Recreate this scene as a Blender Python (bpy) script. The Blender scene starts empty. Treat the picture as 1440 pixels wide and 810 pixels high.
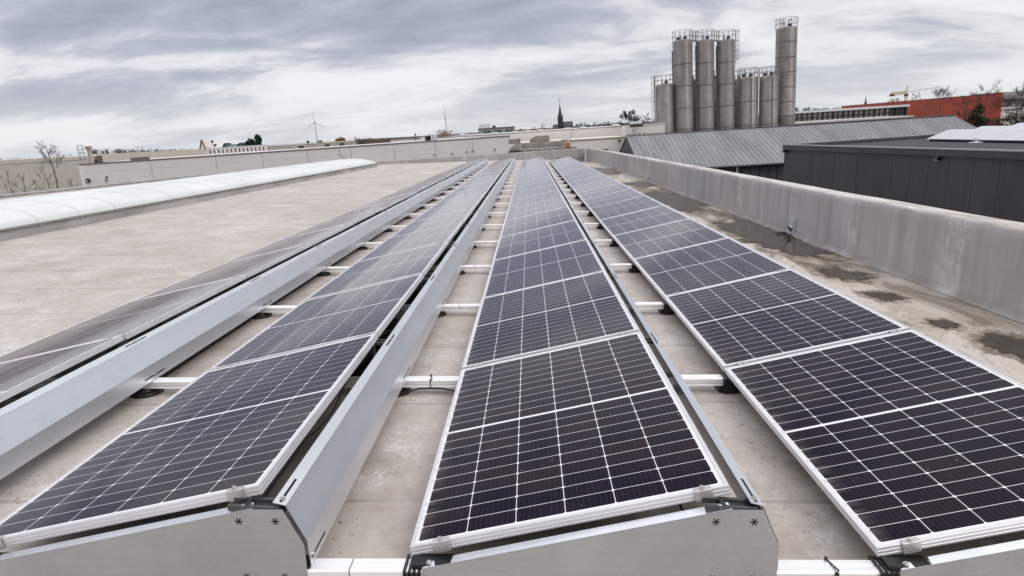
import bpy, bmesh, math, random
from mathutils import Vector, Matrix, noise
random.seed(7)
C = bpy.context.scene.collection
sc = bpy.context.scene
rad = math.radians

# ------------------------------------------------------------------ camera
F = 869.235                    # focal length in photo pixels (photo 1440 x 810)
CAMZ = 10.0
CR = Vector((0.99784901, 0.02541082, -0.06042886))
CU = Vector((0.0521882, 0.24990959, 0.96686172))
CB = Vector((0.0396705, -0.96793568, 0.24804589))
cam_pos = Vector((0, 0, CAMZ))
cd = bpy.data.cameras.new('camera'); cam = bpy.data.objects.new('camera', cd); C.objects.link(cam)
cd.sensor_width = 36; cd.lens = F / 1440 * 36; cd.clip_start = 0.05; cd.clip_end = 12000
m = Matrix((CR, CU, CB)).transposed().to_4x4(); m.translation = cam_pos
cam.matrix_world = m
sc.camera = cam

# ------------------------------------------------------------------ world
w = bpy.data.worlds.new('World'); sc.world = w; w.use_nodes = True
nt = w.node_tree; nt.nodes.clear()
SUN_EL, SUN_AZ = rad(42), rad(134)      # azimuth clockwise from +Y
def V3(nt, op, a, b=None):
    n = nt.nodes.new('ShaderNodeVectorMath'); n.operation = op
    for i, x in enumerate((a, b)):
        if x is None: continue
        if isinstance(x, (tuple, list)): n.inputs[i].default_value = x
        else: nt.links.new(x, n.inputs[i])
    return n.outputs[0]
class S:
    """scalar node expression"""
    def __init__(s, nt, sock): s.nt, s.k = nt, sock
    def op(s, o, *a, clamp=False):
        n = s.nt.nodes.new('ShaderNodeMath'); n.operation = o; n.use_clamp = clamp
        for i, x in enumerate((s,) + a):
            if isinstance(x, S): s.nt.links.new(x.k, n.inputs[i])
            else: n.inputs[i].default_value = x
        return S(s.nt, n.outputs[0])
    def __add__(s, b): return s.op('ADD', b)
    def __sub__(s, b): return s.op('SUBTRACT', b)
    def __mul__(s, b): return s.op('MULTIPLY', b)
    def __truediv__(s, b): return s.op('DIVIDE', b)
    def lt(s, b): return s.op('LESS_THAN', b)
    def gt(s, b): return s.op('GREATER_THAN', b)
    def abs(s): return s.op('ABSOLUTE')
    def fract(s): return s.op('FRACT')
    def max(s, b): return s.op('MAXIMUM', b)
    def min(s, b): return s.op('MINIMUM', b)
    def rng(s, a, b, c=0., d=1.):
        n = s.nt.nodes.new('ShaderNodeMapRange'); n.interpolation_type = 'SMOOTHSTEP'
        s.nt.links.new(s.k, n.inputs[0])
        for i, x in enumerate((a, b, c, d)): n.inputs[i+1].default_value = x
        return S(s.nt, n.outputs[0])
def nz(nt, vec, scale, detail=4, rough=.55, dist=0., sc3=None):
    if sc3 is not None: vec = V3(nt, 'MULTIPLY', vec, sc3)
    n = nt.nodes.new('ShaderNodeTexNoise'); nt.links.new(vec, n.inputs['Vector'])
    n.inputs['Scale'].default_value = scale; n.inputs['Detail'].default_value = detail
    n.inputs['Roughness'].default_value = rough; n.inputs['Distortion'].default_value = dist
    return S(nt, n.outputs['Fac'])
def ramp(nt, fac, stops, interp='LINEAR'):
    n = nt.nodes.new('ShaderNodeValToRGB'); nt.links.new(fac.k, n.inputs[0])
    cr = n.color_ramp; cr.interpolation = interp
    while len(cr.elements) < len(stops): cr.elements.new(.5)
    for e, (p, c) in zip(cr.elements, stops): e.position = p; e.color = (*c, 1)
    return n.outputs[0]
def mix(nt, fac, a, b, mode='MIX'):
    n = nt.nodes.new('ShaderNodeMix'); n.data_type = 'RGBA'; n.blend_type = mode
    def put(s, x):
        if isinstance(x, S): nt.links.new(x.k, s)
        elif isinstance(x, (int, float)): s.default_value = x
        elif isinstance(x, (tuple, list)): s.default_value = (*x[:3], 1)
        else: nt.links.new(x, s)
    put(n.inputs['Factor'], fac); put(n.inputs['A'], a); put(n.inputs['B'], b)
    return n.outputs['Result']
def sep(nt, vec):
    n = nt.nodes.new('ShaderNodeSeparateXYZ'); nt.links.new(vec, n.inputs[0])
    return [S(nt, n.outputs[i]) for i in range(3)]
def comb(nt, x, y, z):
    n = nt.nodes.new('ShaderNodeCombineXYZ')
    for i, v in enumerate((x, y, z)):
        if isinstance(v, S): nt.links.new(v.k, n.inputs[i])
        else: n.inputs[i].default_value = v
    return n.outputs[0]

SKYX, SKYY = -9.1, -6.4
tc = nt.nodes.new('ShaderNodeTexCoord')
dx, dy, dz = sep(nt, tc.outputs['Generated'])
sky = nt.nodes.new('ShaderNodeTexSky'); sky.sky_type = 'NISHITA'; sky.sun_disc = False
sky.sun_elevation = SUN_EL; sky.sun_rotation = SUN_AZ
up = dz.max(0.0) + 0.24
P = comb(nt, dx / up, dy / up, 0.0)
# big cloud decks seen in perspective, streaked sideways
PR = V3(nt, 'ADD', P, (SKYX, SKYY, 0))
n1 = nz(nt, PR, 1.25, 8, .55, .6, (.85, 1.5, 1))
n2 = nz(nt, V3(nt, 'ADD', P, (7.3, 2.1, 0)), 4.6, 8, .60, .5, (.8, 1.3, 1))
n3 = nz(nt, V3(nt, 'ADD', P, (1.3, 9.1, 0)), .3, 3, .5, 0)
cl = (n1 * .72 + n2 * .20 + n3 * .16) - .004
# broad banks of darker and brighter cloud, placed by bearing and elevation
BANKS = [(120, 42, 270, 26, -.050), (650, 35, 250, 30, -.055), (220, 150, 190, 20, -.055), (1260, 95, 190, 20, -.030), (640, 165, 190, 9, -.035), (860, 122, 170, 12, -.030), (1130, 130, 200, 10, -.035),
         (60, 188, 160, 13, .055), (330, 172, 170, 9, .05), (1390, 112, 130, 8, .055), (1230, 138, 120, 7, .045), (130, 98, 150, 13, .030), (560, 108, 190, 14, .045), (850, 72, 110, 22, .035), (1330, 22, 190, 22, .030), (470, 12, 120, 12, .020), (1010, 30, 120, 20, .02), (1800, 40, 330, 110, .09)]  # last bank lies out of view, added to brighten the deflector reflections
rat = dx / dy.max(0.05); fwd = dy.gt(0.05)
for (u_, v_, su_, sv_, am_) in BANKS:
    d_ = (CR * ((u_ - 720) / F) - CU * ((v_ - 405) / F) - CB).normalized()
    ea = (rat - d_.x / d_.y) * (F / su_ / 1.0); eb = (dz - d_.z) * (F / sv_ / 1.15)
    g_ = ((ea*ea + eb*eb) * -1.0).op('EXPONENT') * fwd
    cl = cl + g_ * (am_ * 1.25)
CLOUD = [(0.40, (3.7, 3.95, 4.9)), (0.47, (4.6, 4.85, 5.8)), (0.52, (5.8, 6.0, 6.8)), (0.56, (7.6, 7.7, 8.2)), (0.64, (9.1, 9.1, 9.3))]
cc = ramp(nt, cl, [(p, tuple(x / 10 for x in c)) for p, c in CLOUD])
ccs = V3(nt, 'MULTIPLY', cc, (10, 10, 10))
lo = dz.rng(0.0, 0.13, .55, 0.)          # brighter strip of sky at the skyline
ccs = mix(nt, lo, ccs, (8.4, 8.7, 9.1))
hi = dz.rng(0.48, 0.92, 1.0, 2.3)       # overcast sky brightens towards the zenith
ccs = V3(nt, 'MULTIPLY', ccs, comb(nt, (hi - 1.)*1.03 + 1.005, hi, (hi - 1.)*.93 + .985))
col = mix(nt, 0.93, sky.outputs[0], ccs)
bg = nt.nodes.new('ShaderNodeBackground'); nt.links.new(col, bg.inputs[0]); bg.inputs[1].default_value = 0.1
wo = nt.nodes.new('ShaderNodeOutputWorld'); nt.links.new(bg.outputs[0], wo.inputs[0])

sl = bpy.data.lights.new('sun', 'SUN'); sl.energy = 1.15; sl.angle = rad(30); sl.color = (1, .955, .89)
so = bpy.data.objects.new('sun', sl); C.objects.link(so)
sd = Vector((math.sin(SUN_AZ) * math.cos(SUN_EL), math.cos(SUN_AZ) * math.cos(SUN_EL), math.sin(SUN_EL)))
so.rotation_euler = sd.to_track_quat('Z', 'Y').to_euler()

sc.view_settings.view_transform = 'Standard'; sc.view_settings.look = 'None'
sc.view_settings.exposure = 0.0; sc.view_settings.gamma = 1

# ------------------------------------------------------------------ frames of reference
# the roof drains towards the right: its own frame (x across the rows, y along them, z off the roof)
RR = Matrix(((0.9990474654694323, 0.0, 0.043636701744094605),
             (-0.0005444813134179091, 0.9999221517178741, 0.012465714740671097),
             (-0.0436333047018262, -0.012477600085611301, 0.9989696913404834)))
RC = Vector((0.437, -1.9042, 1.4099))      # camera in the roof frame
ROOFM = RR.to_4x4(); ROOFM.translation = cam_pos - RR @ RC
ROOFI = ROOFM.inverted()
ZR = -0.15
def RW(x, y, z): return ROOFM @ Vector((x, y, z))
def dirpx(u, v): return CR * ((u - 720) / F) - CU * ((v - 405) / F) - CB
def at(u, v, Y):
    """world point seen at photo pixel (u, v), Y metres ahead"""
    d = dirpx(u, v); return cam_pos + d * (Y / d.y)
def onroof(u, v, z=ZR):
    d = (ROOFI.to_3x3() @ dirpx(u, v)); s = (z - RC.z) / d.z
    return RC + d * s
def atz(u, v, z):
    d = dirpx(u, v); return cam_pos + d * ((z - CAMZ) / d.z)

# ------------------------------------------------------------------ mesh helpers
class MB:
    def __init__(s): s.v = []; s.f = []
    def add(s, vs, fs):
        n = len(s.v); s.v += [Vector(p) for p in vs]; s.f += [tuple(i + n for i in f) for f in fs]; return s
    def box(s, a, b):
        (x0, y0, z0), (x1, y1, z1) = a, b
        return s.add([(x0,y0,z0),(x1,y0,z0),(x1,y1,z0),(x0,y1,z0),(x0,y0,z1),(x1,y0,z1),(x1,y1,z1),(x0,y1,z1)],
                     [(0,3,2,1),(4,5,6,7),(0,1,5,4),(1,2,6,5),(2,3,7,6),(3,0,4,7)])
    def prism(s, poly, z0, z1):
        n = len(poly)
        z0 = z0 if hasattr(z0, '__len__') else [z0]*n; z1 = z1 if hasattr(z1, '__len__') else [z1]*n
        vs = [(p[0], p[1], z) for p, z in zip(poly, z0)] + [(p[0], p[1], z) for p, z in zip(poly, z1)]
        fs = [tuple(range(n))[::-1], tuple(range(n, 2*n))] + [(i, (i+1) % n, n+(i+1) % n, n+i) for i in range(n)]
        return s.add(vs, fs)
    def extr(s, prof, y0, y1):
        """closed (x,z) profile extruded along y"""
        n = len(prof)
        vs = [(x, y0, z) for x, z in prof] + [(x, y1, z) for x, z in prof]
        return s.add(vs, [tuple(range(n)), tuple(range(n, 2*n))[::-1]] + [(i, n+i, n+(i+1) % n, (i+1) % n) for i in range(n)])
    def extrx(s, prof, x0, x1):
        n = len(prof)
        vs = [(x0, y, z) for y, z in prof] + [(x1, y, z) for y, z in prof]
        return s.add(vs, [tuple(range(n))[::-1], tuple(range(n, 2*n))] + [(i, (i+1) % n, n+(i+1) % n, n+i) for i in range(n)])
    def tube(s, pts, r, n=8, r1=None, cap=True):
        pts = [Vector(p) for p in pts]; k = len(pts)
        rs = r if hasattr(r, '__len__') else [r + ((r1 if r1 is not None else r) - r) * i / max(1, k-1) for i in range(k)]
        base = len(s.v); prev = None
        for i, p in enumerate(pts):
            t = (pts[min(i+1, k-1)] - pts[max(i-1, 0)])
            t = t.normalized() if t.length > 1e-9 else Vector((0,0,1))
            a = Vector((0,0,1)) if abs(t.z) < .9 else Vector((1,0,0))
            if prev is not None: a = prev
            e1 = (a - t * a.dot(t)); e1 = e1.normalized() if e1.length > 1e-6 else t.orthogonal().normalized()
            prev = e1; e2 = t.cross(e1)
            for j in range(n):
                q = 2*math.pi*j/n; s.v.append(p + (e1*math.cos(q) + e2*math.sin(q)) * rs[i])
        for i in range(k-1):
            for j in range(n):
                a = base+i*n+j; b = base+i*n+(j+1) % n; s.f.append((a, b, b+n, a+n))
        if cap:
            s.f.append(tuple(base+j for j in range(n))[::-1]); s.f.append(tuple(base+(k-1)*n+j for j in range(n)))
        return s
    def lathe(s, prof, n=32, c=(0,0,0)):
        base = len(s.v); k = len(prof)
        for r, z in prof:
            for j in range(n):
                q = 2*math.pi*j/n; s.v.append(Vector((c[0]+r*math.cos(q), c[1]+r*math.sin(q), c[2]+z)))
        for i in range(k-1):
            for j in range(n):
                a = base+i*n+j; b = base+i*n+(j+1) % n; s.f.append((a, b, b+n, a+n))
        s.f.append(tuple(base+j for j in range(n))[::-1]); s.f.append(tuple(base+(k-1)*n+j for j in range(n)))
        return s
    def sheet(s, pts, z):
        """closed strip list (x,y) polygon"""
        n = len(pts); return s.add([(p[0], p[1], z) for p in pts], [tuple(range(n))])
    def build(s, name, mat, parent=None, smooth=False, fixn=True):
        me = bpy.data.meshes.new(name); me.from_pydata([tuple(v) for v in s.v], [], s.f)
        if fixn:
            bm = bmesh.new(); bm.from_mesh(me); bmesh.ops.recalc_face_normals(bm, faces=bm.faces); bm.to_mesh(me); bm.free()
        if smooth:
            me.polygons.foreach_set('use_smooth', [True]*len(me.polygons)); me.set_sharp_from_angle(angle=rad(38))
        me.materials.append(mat); me.update()
        o = bpy.data.objects.new(name, me); C.objects.link(o)
        if parent is not None: o.parent = parent
        return o
def tag(o, label=None, cat=None, group=None, kind=None):
    if label: o['label'] = label
    if cat: o['category'] = cat
    if group: o['group'] = group
    if kind: o['kind'] = kind
    return o
def thing(name, label, cat, mw=None, group=None):
    o = bpy.data.objects.new(name, None); C.objects.link(o); o.empty_display_size = .2
    if mw is not None: o.matrix_world = mw
    return tag(o, label, cat, group)
def T(v): return Matrix.Translation(Vector(v))
def roofat(x, y, z=0.): return ROOFM @ T((x, y, z))
def copy_tree(o, parent=None):
    c = o.copy(); C.objects.link(c)
    if parent is not None: c.parent = parent
    for ch in o.children: copy_tree(ch, c)
    return c
def bevel(o, wd, seg=2):
    md = o.modifiers.new('bevel', 'BEVEL'); md.width = wd; md.segments = seg; md.limit_method = 'ANGLE'; md.angle_limit = rad(35)
    return o
ORD = 'first second third fourth fifth sixth seventh eighth ninth tenth eleventh twelfth thirteenth fourteenth fifteenth sixteenth seventeenth eighteenth nineteenth twentieth twenty-first twenty-second'.split()

# ------------------------------------------------------------------ materials
MATS = {}
def newmat(name):
    mt = bpy.data.materials.new(name); mt.use_nodes = True; n = mt.node_tree
    return mt, n, n.nodes['Principled BSDF']
def setp(n, b, **k):
    nm = dict(col='Base Color', rough='Roughness', metal='Metallic', spec='Specular IOR Level', normal='Normal', emit='Emission Color', es='Emission Strength', alpha='Alpha', coat='Coat Weight', coatr='Coat Roughness', ior='IOR')
    for q, x in k.items():
        s = b.inputs[nm[q]]
        if isinstance(x, S): n.links.new(x.k, s)
        elif hasattr(x, 'is_output') or isinstance(x, bpy.types.NodeSocket): n.links.new(x, s)
        elif isinstance(x, (tuple, list)): s.default_value = (*x[:3], 1)
        else: s.default_value = x
def objc(n): return n.nodes.new('ShaderNodeTexCoord').outputs['Object']
def bump(n, h, strength=.3, dist=.01):
    b = n.nodes.new('ShaderNodeBump'); b.inputs['Strength'].default_value = strength; b.inputs['Distance'].default_value = dist
    n.links.new(h.k, b.inputs['Height']); return b.outputs[0]
def simple(name, col, rough=.6, metal=0., var=.12, scale=3., sc3=None, bmp=0., rv=.08):
    if name in MATS: return MATS[name]
    mt, n, b = newmat(name); o = objc(n)
    f = nz(n, o, scale, 5, .6, .2, sc3); f2 = nz(n, o, scale*7, 3, .6)
    k = (f - .5) * (var*2.6) + (f2 - .5) * (var*.9) + 1.0
    c = V3(n, 'MULTIPLY', comb(n, k, k, k), tuple(col))
    setp(n, b, col=c, metal=metal, rough=(f * rv*2 + (rough - rv)))
    if bmp: setp(n, b, normal=bump(n, f2, bmp, .01))
    MATS[name] = mt; return mt

def mat_roof():
    mt, n, b = newmat('roof_felt'); o = objc(n); x, y, z = sep(n, o)
    big = nz(n, o, .35, 5, .6, .6); med = nz(n, o, 1.7, 6, .65, .4); fine = nz(n, o, 14, 5, .7)
    streak = nz(n, o, 1.0, 5, .6, .3, (.35, 3.0, 1))
    base = ramp(n, (big*.30 + med*.38 + streak*.10 + fine*.22), [(.38, (.355, .300, .268)), (.46, (.46, .405, .365)), (.54, (.535, .48, .44)), (.64, (.615, .57, .53))])
    # pale scuffs and dark specks
    sp = nz(n, o, 34, 3, .75, .0); spm = nz(n, o, 2.3, 4, .6, .5)
    dark = (sp.rng(.60, .66) * spm.rng(.50, .60))
    base = mix(n, dark*.8, base, (.10, .085, .075))
    pal = nz(n, V3(n, 'ADD', o, (5, 3, 0)), 17, 6, .75, 1.5).rng(.50, .62) * nz(n, V3(n, 'ADD', o, (3, 8, 1)), 2.0, 4, .6).rng(.50, .60)
    base = mix(n, pal*.7, base, (.72, .70, .68))
    mot = nz(n, V3(n, 'ADD', o, (15, 3, 0)), 5.5, 6, .7, .8).rng(.50, .70)
    base = mix(n, mot*.35, base, (.33, .275, .25))
    # lap seams of the felt, one metre apart, running across
    wob = (nz(n, o, .8, 2) - .5) * .05
    sy = ((y + wob) * (1/1.03)).fract()
    seam = (sy - .5).abs().lt(.012) * nz(n, o, 1.1, 3).rng(.22, .52)
    lap = (sy - .53).abs().lt(.035)
    base = mix(n, seam*.34, base, (.16, .13, .12)); base = mix(n, lap*.10, base, (.25, .2, .18))
    # old silt and tide marks in the gutter strip along the parapet
    gut = x.rng(2.75, 3.7) * x.lt(4.6)
    silt = nz(n, o, 1.5, 6, .62, 1.0, (1.6, .5, 1))
    g1 = ramp(n, silt, [(.36, (.20, .155, .115)), (.44, (.40, .34, .27)), (.54, (.53, .47, .41)), (.68, (.60, .55, .50))])
    base = mix(n, gut*.8, base, g1)
    ring = ((silt*9.0).fract() - .5).abs().lt(.06) * gut
    base = mix(n, ring*.45, base, (.10, .08, .06))
    setp(n, b, col=base, rough=(med*.3 + .55), spec=.35, normal=bump(n, (fine*.5 + med*.6 + lap*.25), .35, .012))
    return mt
def mat_cells(W, H):
    mt, n, b = newmat('solar_cells'); o = objc(n); x, y, z = sep(n, o)
    mx = .026; my = .027; gap = .008
    cw = (W - 2*mx)/6; ch = (H/2 - my - gap)/10
    xs = (x - mx)/cw
    top = y.gt(H/2)
    ys = (y - my)/ch * (top*(-1.) + 1.) + ((y - (H/2 + gap))/ch + 10.) * top
    fx = xs.fract(); fy = ys.fract()
    ex = (fx.min(fx*(-1.) + 1.))*cw; ey = (fy.min(fy*(-1.) + 1.))*ch
    line = ex.lt(.0014).max(ey.lt(.0012)).max((ex + ey).lt(.0085))
    out = x.lt(mx).max(x.gt(W-mx)).max(y.lt(my)).max(y.gt(H-my)).max((y - H/2).abs().lt(gap - .0012))
    white = line.max(out)
    # thin busbars along the string, dotted with solder pads
    bf = (fx*9.0).fract(); bb = (bf - .5).abs().lt(.030)
    pad = (fy*6.0).fract().lt(.14)*(bf - .5).abs().lt(.07)
    idv = comb(n, xs.op('FLOOR'), ys.op('FLOOR'), 0.)
    oi = n.nodes.new('ShaderNodeObjectInfo')
    wn = n.nodes.new('ShaderNodeTexWhiteNoise'); wn.noise_dimensions = '4D'
    n.links.new(idv, wn.inputs['Vector']); n.links.new(oi.outputs['Random'], wn.inputs['W'])
    tone = ramp(n, S(n, wn.outputs['Value']), [(0, (.0050, .0034, .0110)), (.4, (.0076, .0042, .0135)), (.7, (.0110, .0056, .0145)), (1, (.0150, .0076, .0140))])
    c = mix(n, bb*.20, tone, (.12, .10, .13)); c = mix(n, pad*.25, c, (.20, .18, .20))
    c = mix(n, white, c, (.80, .79, .81))
    dust = nz(n, o, 5, 6, .65, .5)
    c = mix(n, dust.rng(.45, .8)*.013, c, (.42, .38, .35))
    # dirt washed down to the low edge, with drip tongues
    tong = nz(n, o, 3.0, 4, .6, .2, (.25, 6.0, 1))
    low = (x*(-1.) + .035).rng(-.06, .03) * tong.rng(.40, .62)
    c = mix(n, low*.30, c, (.30, .26, .22))
    spots = nz(n, o, 46, 2, .5).rng(.70, .74) * nz(n, o, 2.2, 3).rng(.5, .62)
    c = mix(n, spots*.28, c, (.40, .38, .36))
    # anti-reflective glass: hardly any mirror face on, a strong one at grazing angles
    n.nodes.remove(b); out_ = n.nodes['Material Output']
    df = n.nodes.new('ShaderNodeBsdfDiffuse'); n.links.new(c, df.inputs['Color'])
    gl = n.nodes.new('ShaderNodeBsdfGlossy'); gl.inputs['Color'].default_value = (.965, .945, 1, 1); n.links.new((dust*.08 + .03).k, gl.inputs['Roughness'])
    lw = n.nodes.new('ShaderNodeLayerWeight'); lw.inputs['Blend'].default_value = .5
    fr = S(n, lw.outputs['Facing']).op('POWER', 4.9)*.98 + .003
    ms = n.nodes.new('ShaderNodeMixShader'); n.links.new(fr.k, ms.inputs[0]); n.links.new(df.outputs[0], ms.inputs[1]); n.links.new(gl.outputs[0], ms.inputs[2])
    n.links.new(ms.outputs[0], out_.inputs['Surface'])
    return mt
def mat_sheet(name, col, rough, metal=.85, streak=(.4, .02, .4)):
    mt, n, b = newmat(name); o = objc(n)
    f = nz(n, o, 6, 4, .6, .3, streak); g = nz(n, o, 60, 3, .6); h = nz(n, o, 2.2, 5, .7, 1.5)
    c = ramp(n, (f*.5 + g*.2 + h*.3), [(.35, tuple(q*.86 for q in col)), (.52, col), (.68, tuple(min(1, q*1.07) for q in col))])
    sm = (nz(n, o, 9, 6, .8, 2.5, (1, .6, 1)).rng(.64, .72))
    c = mix(n, sm*.07, c, (.25, .23, .22))
    setp(n, b, col=c, metal=metal, rough=(f*.12 + (rough-.06)), normal=bump(n, h, .012, .02))
    return mt
def mat_parapet():
    mt, n, b = newmat('parapet_membrane'); o = objc(n); x, y, z = sep(n, o)
    st = nz(n, o, 3.2, 5, .55, .15, (1.2, 1.4, .10)); st2 = nz(n, o, 11, 4, .6, .1, (1.2, 1.2, .08)); bg_ = nz(n, o, .8, 4, .6, .4)
    c = ramp(n, (st*.45 + st2*.2 + bg_*.35), [(.36, (.26, .245, .24)), (.47, (.325, .31, .305)), (.57, (.385, .37, .365)), (.70, (.47, .46, .455))])
    band = nz(n, o, 1.6, 4, .6, .2, (1, 1, .15)).rng(.60, .66) * nz(n, o, 9, 4, .7, .8).rng(.42, .6)
    c = mix(n, band*.45, c, (.62, .61, .60))
    top = z.rng(.565, .60)
    tcol = ramp(n, nz(n, o, 4, 6, .7, .8, (1, .25, 1)), [(.38, (.35, .30, .26)), (.5, (.55, .51, .48)), (.65, (.66, .64, .62))])
    c = mix(n, top, c, tcol)
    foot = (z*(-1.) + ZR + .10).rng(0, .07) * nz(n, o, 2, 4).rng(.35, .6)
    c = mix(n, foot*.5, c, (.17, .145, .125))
    setp(n, b, col=c, rough=.62, normal=bump(n, (st*.6 + bg_*.8), .30, .03)); return mt
def mat_wallpanel(name, col, seamz=None, seamx=0, var=.08, lines=0):
    mt, n, b = newmat(name); o = objc(n); x, y, z = sep(n, o)
    f = nz(n, o, .22, 5, .6, .3); g = nz(n, o, 1.5, 5, .65, .2, (.6, .6, .25))
    k = (f-.5)*var*2.4 + (g-.5)*var*1.8 + 1.
    c = V3(n, 'MULTIPLY', comb(n, k, k, k), tuple(col))
    if lines:
        l = ((z / lines).fract() - .5).abs().lt(.012/lines*2)
        c = mix(n, l*.35, c, tuple(q*.5 for q in col))
    setp(n, b, col=c, rough=.75, normal=bump(n, g, .1, .02)); return mt

M = {}
M['roof'] = mat_roof()
W_, H_ = 1.134, 1.722
LJ = 1.742; AL = .2179
M['cells'] = mat_cells(W_, H_)
M['frame'] = mat_sheet('anodised_frame', (.78, .77, .78), .42, .55, (.3, .3, .3))
M['defl'] = mat_sheet('coated_steel_sheet', (.74, .765, .80), .33, .80)
mt, n, b = newmat('end_plate_steel'); o = objc(n)
vo = n.nodes.new('ShaderNodeTexVoronoi'); vo.inputs['Scale'].default_value = 85; n.links.new(V3(n, 'ADD', o, (0, 3.1, 0)), vo.inputs['Vector'])
sg = S(n, sep(n, vo.outputs['Color'])[0].k); cl1 = nz(n, o, 2.5, 5, .6, .5); brd = nz(n, o, 60, 3, .6, .2, (.06, 1, 1.0)); scr = nz(n, V3(n, 'ADD', o, (4, 0, 2)), 26, 5, .8, 3.0, (1, 1, .35)).rng(.665, .70)
kk = sg*.07 + cl1*.34 + brd*.14 + .66
c = V3(n, 'MULTIPLY', comb(n, kk, kk, kk), (.45, .455, .46)); c = mix(n, scr*.30, c, (.20, .19, .19))
smu = nz(n, V3(n, 'ADD', o, (9, 0, 2)), 5, 6, .75, 1.0).rng(.56, .72); c = mix(n, smu*.14, c, (.29, .28, .27))
setp(n, b, col=c, metal=.6, rough=(cl1*.2 + sg*.06 + .32), normal=bump(n, cl1, .05, .02)); M['plate'] = mt
M['rail'] = mat_sheet('rail_aluminium', (.90, .89, .89), .36, .5, (.05, 1, 1))
M['clamp'] = simple('clamp_aluminium', (.56, .53, .53), .42, .7, .08, 20)
M['steel'] = simple('bolt_steel', (.55, .54, .53), .3, .9, .05, 30)
M['black'] = simple('black_plastic', (.012, .012, .013), .45, 0, .15, 12)
M['hole'] = simple('dark_slot', (.006, .006, .006), .9, 0, .05, 8)
M['parapet'] = mat_parapet()

# ================================================================== GROUND AND OUR ROOF
g = MB(); N = 24
g.add([(-5000, -3000, 0), (5000, -3000, 0), (5000, 9000, 0), (-5000, 9000, 0)], [(0, 1, 2, 3)])
mt, n, b = newmat('ground_mix'); o = objc(n)
c = ramp(n, nz(n, o, .012, 6, .6, .3), [(.35, (.07, .07, .068)), (.5, (.11, .105, .098)), (.6, (.07, .085, .045)), (.75, (.09, .09, .07))])
setp(n, b, col=c, rough=.9, normal=bump(n, nz(n, o, 1.5, 5), .3, .05))
tag(g.build('ground', mt), kind='structure')

# outline of the roof, in roof frame (traced onto the roof plane)
LEFT = [(-16.3, -7, -.05), (-15.95, 10, -.05), (-15.65, 16.6, -.06), (-15.02, 24.7, -.055), (-13.23, 30.95, .0), (-8.67, 38.2, .05), (-4.3, 40.6, .20), (-.6, 42.0, .33), (4.42, 43.2, .56)]
ring = [(p[0], p[1]) for p in LEFT] + [(4.85, 43.3), (4.95, -7)]
ro = thing('flat_roof', None, None, ROOFM)
# finely cut sheet with a slight sag, plus building body under it
body = MB().prism(ring, -11.5, ZR - .012)
roof = MB(); 
xs = [p[0] for p in ring]
bm = bmesh.new(); vs = [bm.verts.new((p[0], p[1], ZR)) for p in ring]; f = bm.faces.new(vs)
me = bpy.data.meshes.new('roof_deck'); bm.to_mesh(me); bm.free(); me.materials.append(M['roof'])
rd = bpy.data.objects.new('roof_deck', me); C.objects.link(rd); rd.matrix_world = ROOFM; tag(rd, kind='structure')
bpy.data.objects.remove(ro)
M['offwhite'] = mat_wallpanel('offwhite_wall', (.60, .575, .56))
bo = body.build('building_below', M['offwhite']); bo.matrix_world = ROOFM; tag(bo, kind='structure'); bo.name = 'building_body'

# parapets ----------------------------------------------------------
pr_ = thing('parapet_wall', 'long waist-high grey parapet wall along the right edge of the roof', 'parapet', ROOFM)
X0, X1, YT0, YT1 = 4.52, 4.86, -7, 43.2
def parprof(y, h, jit=0.0):
    t = h
    return [(X0+.005, ZR-.02), (X0-.055, ZR+.004), (X0-.018, ZR+.035), (X0, ZR+.07), (X0-.004+jit, t-.10), (X0+.002+jit, t-.045), (X0+.022, t-.014), (X0+.055, t), (X0+.16, t+.004), (X0+.28, t-.003), (X1-.01, t-.012), (X1, t-.04), (X1, ZR-.02)]
ys = [YT0 + (YT1-YT0)*i/400 for i in range(401)]
pm = MB(); base_n = None
for i, y in enumerate(ys):
    hh = .60 + .012*noise.noise(Vector((0, y*.5, 3))) + (-.05*max(0, (y-30)/13))
    j = .012*noise.noise(Vector((5, y*1.3, 0))) + .006*noise.noise(Vector((5, y*5, 0)))
    for yb in (2.9, 13.5, 24.5, 33, 6.4):                      # swollen laps of the membrane
        j -= .020*math.exp(-((y-yb)/.10)**2)
    pf = parprof(y, hh, j)
    k = len(pf)
    pm.v += [Vector((x, y, z)) for x, z in pf]
for i in range(len(ys)-1):
    for q in range(k):
        a = i*k+q; b2 = i*k+(q+1) % k; pm.f.append((a, a+k, b2+k, b2))
pm.f.append(tuple(range(k))); pm.f.append(tuple(range((len(ys)-1)*k, len(ys)*k))[::-1])
pm.build('wall', M['parapet'], pr_, smooth=True)
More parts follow.
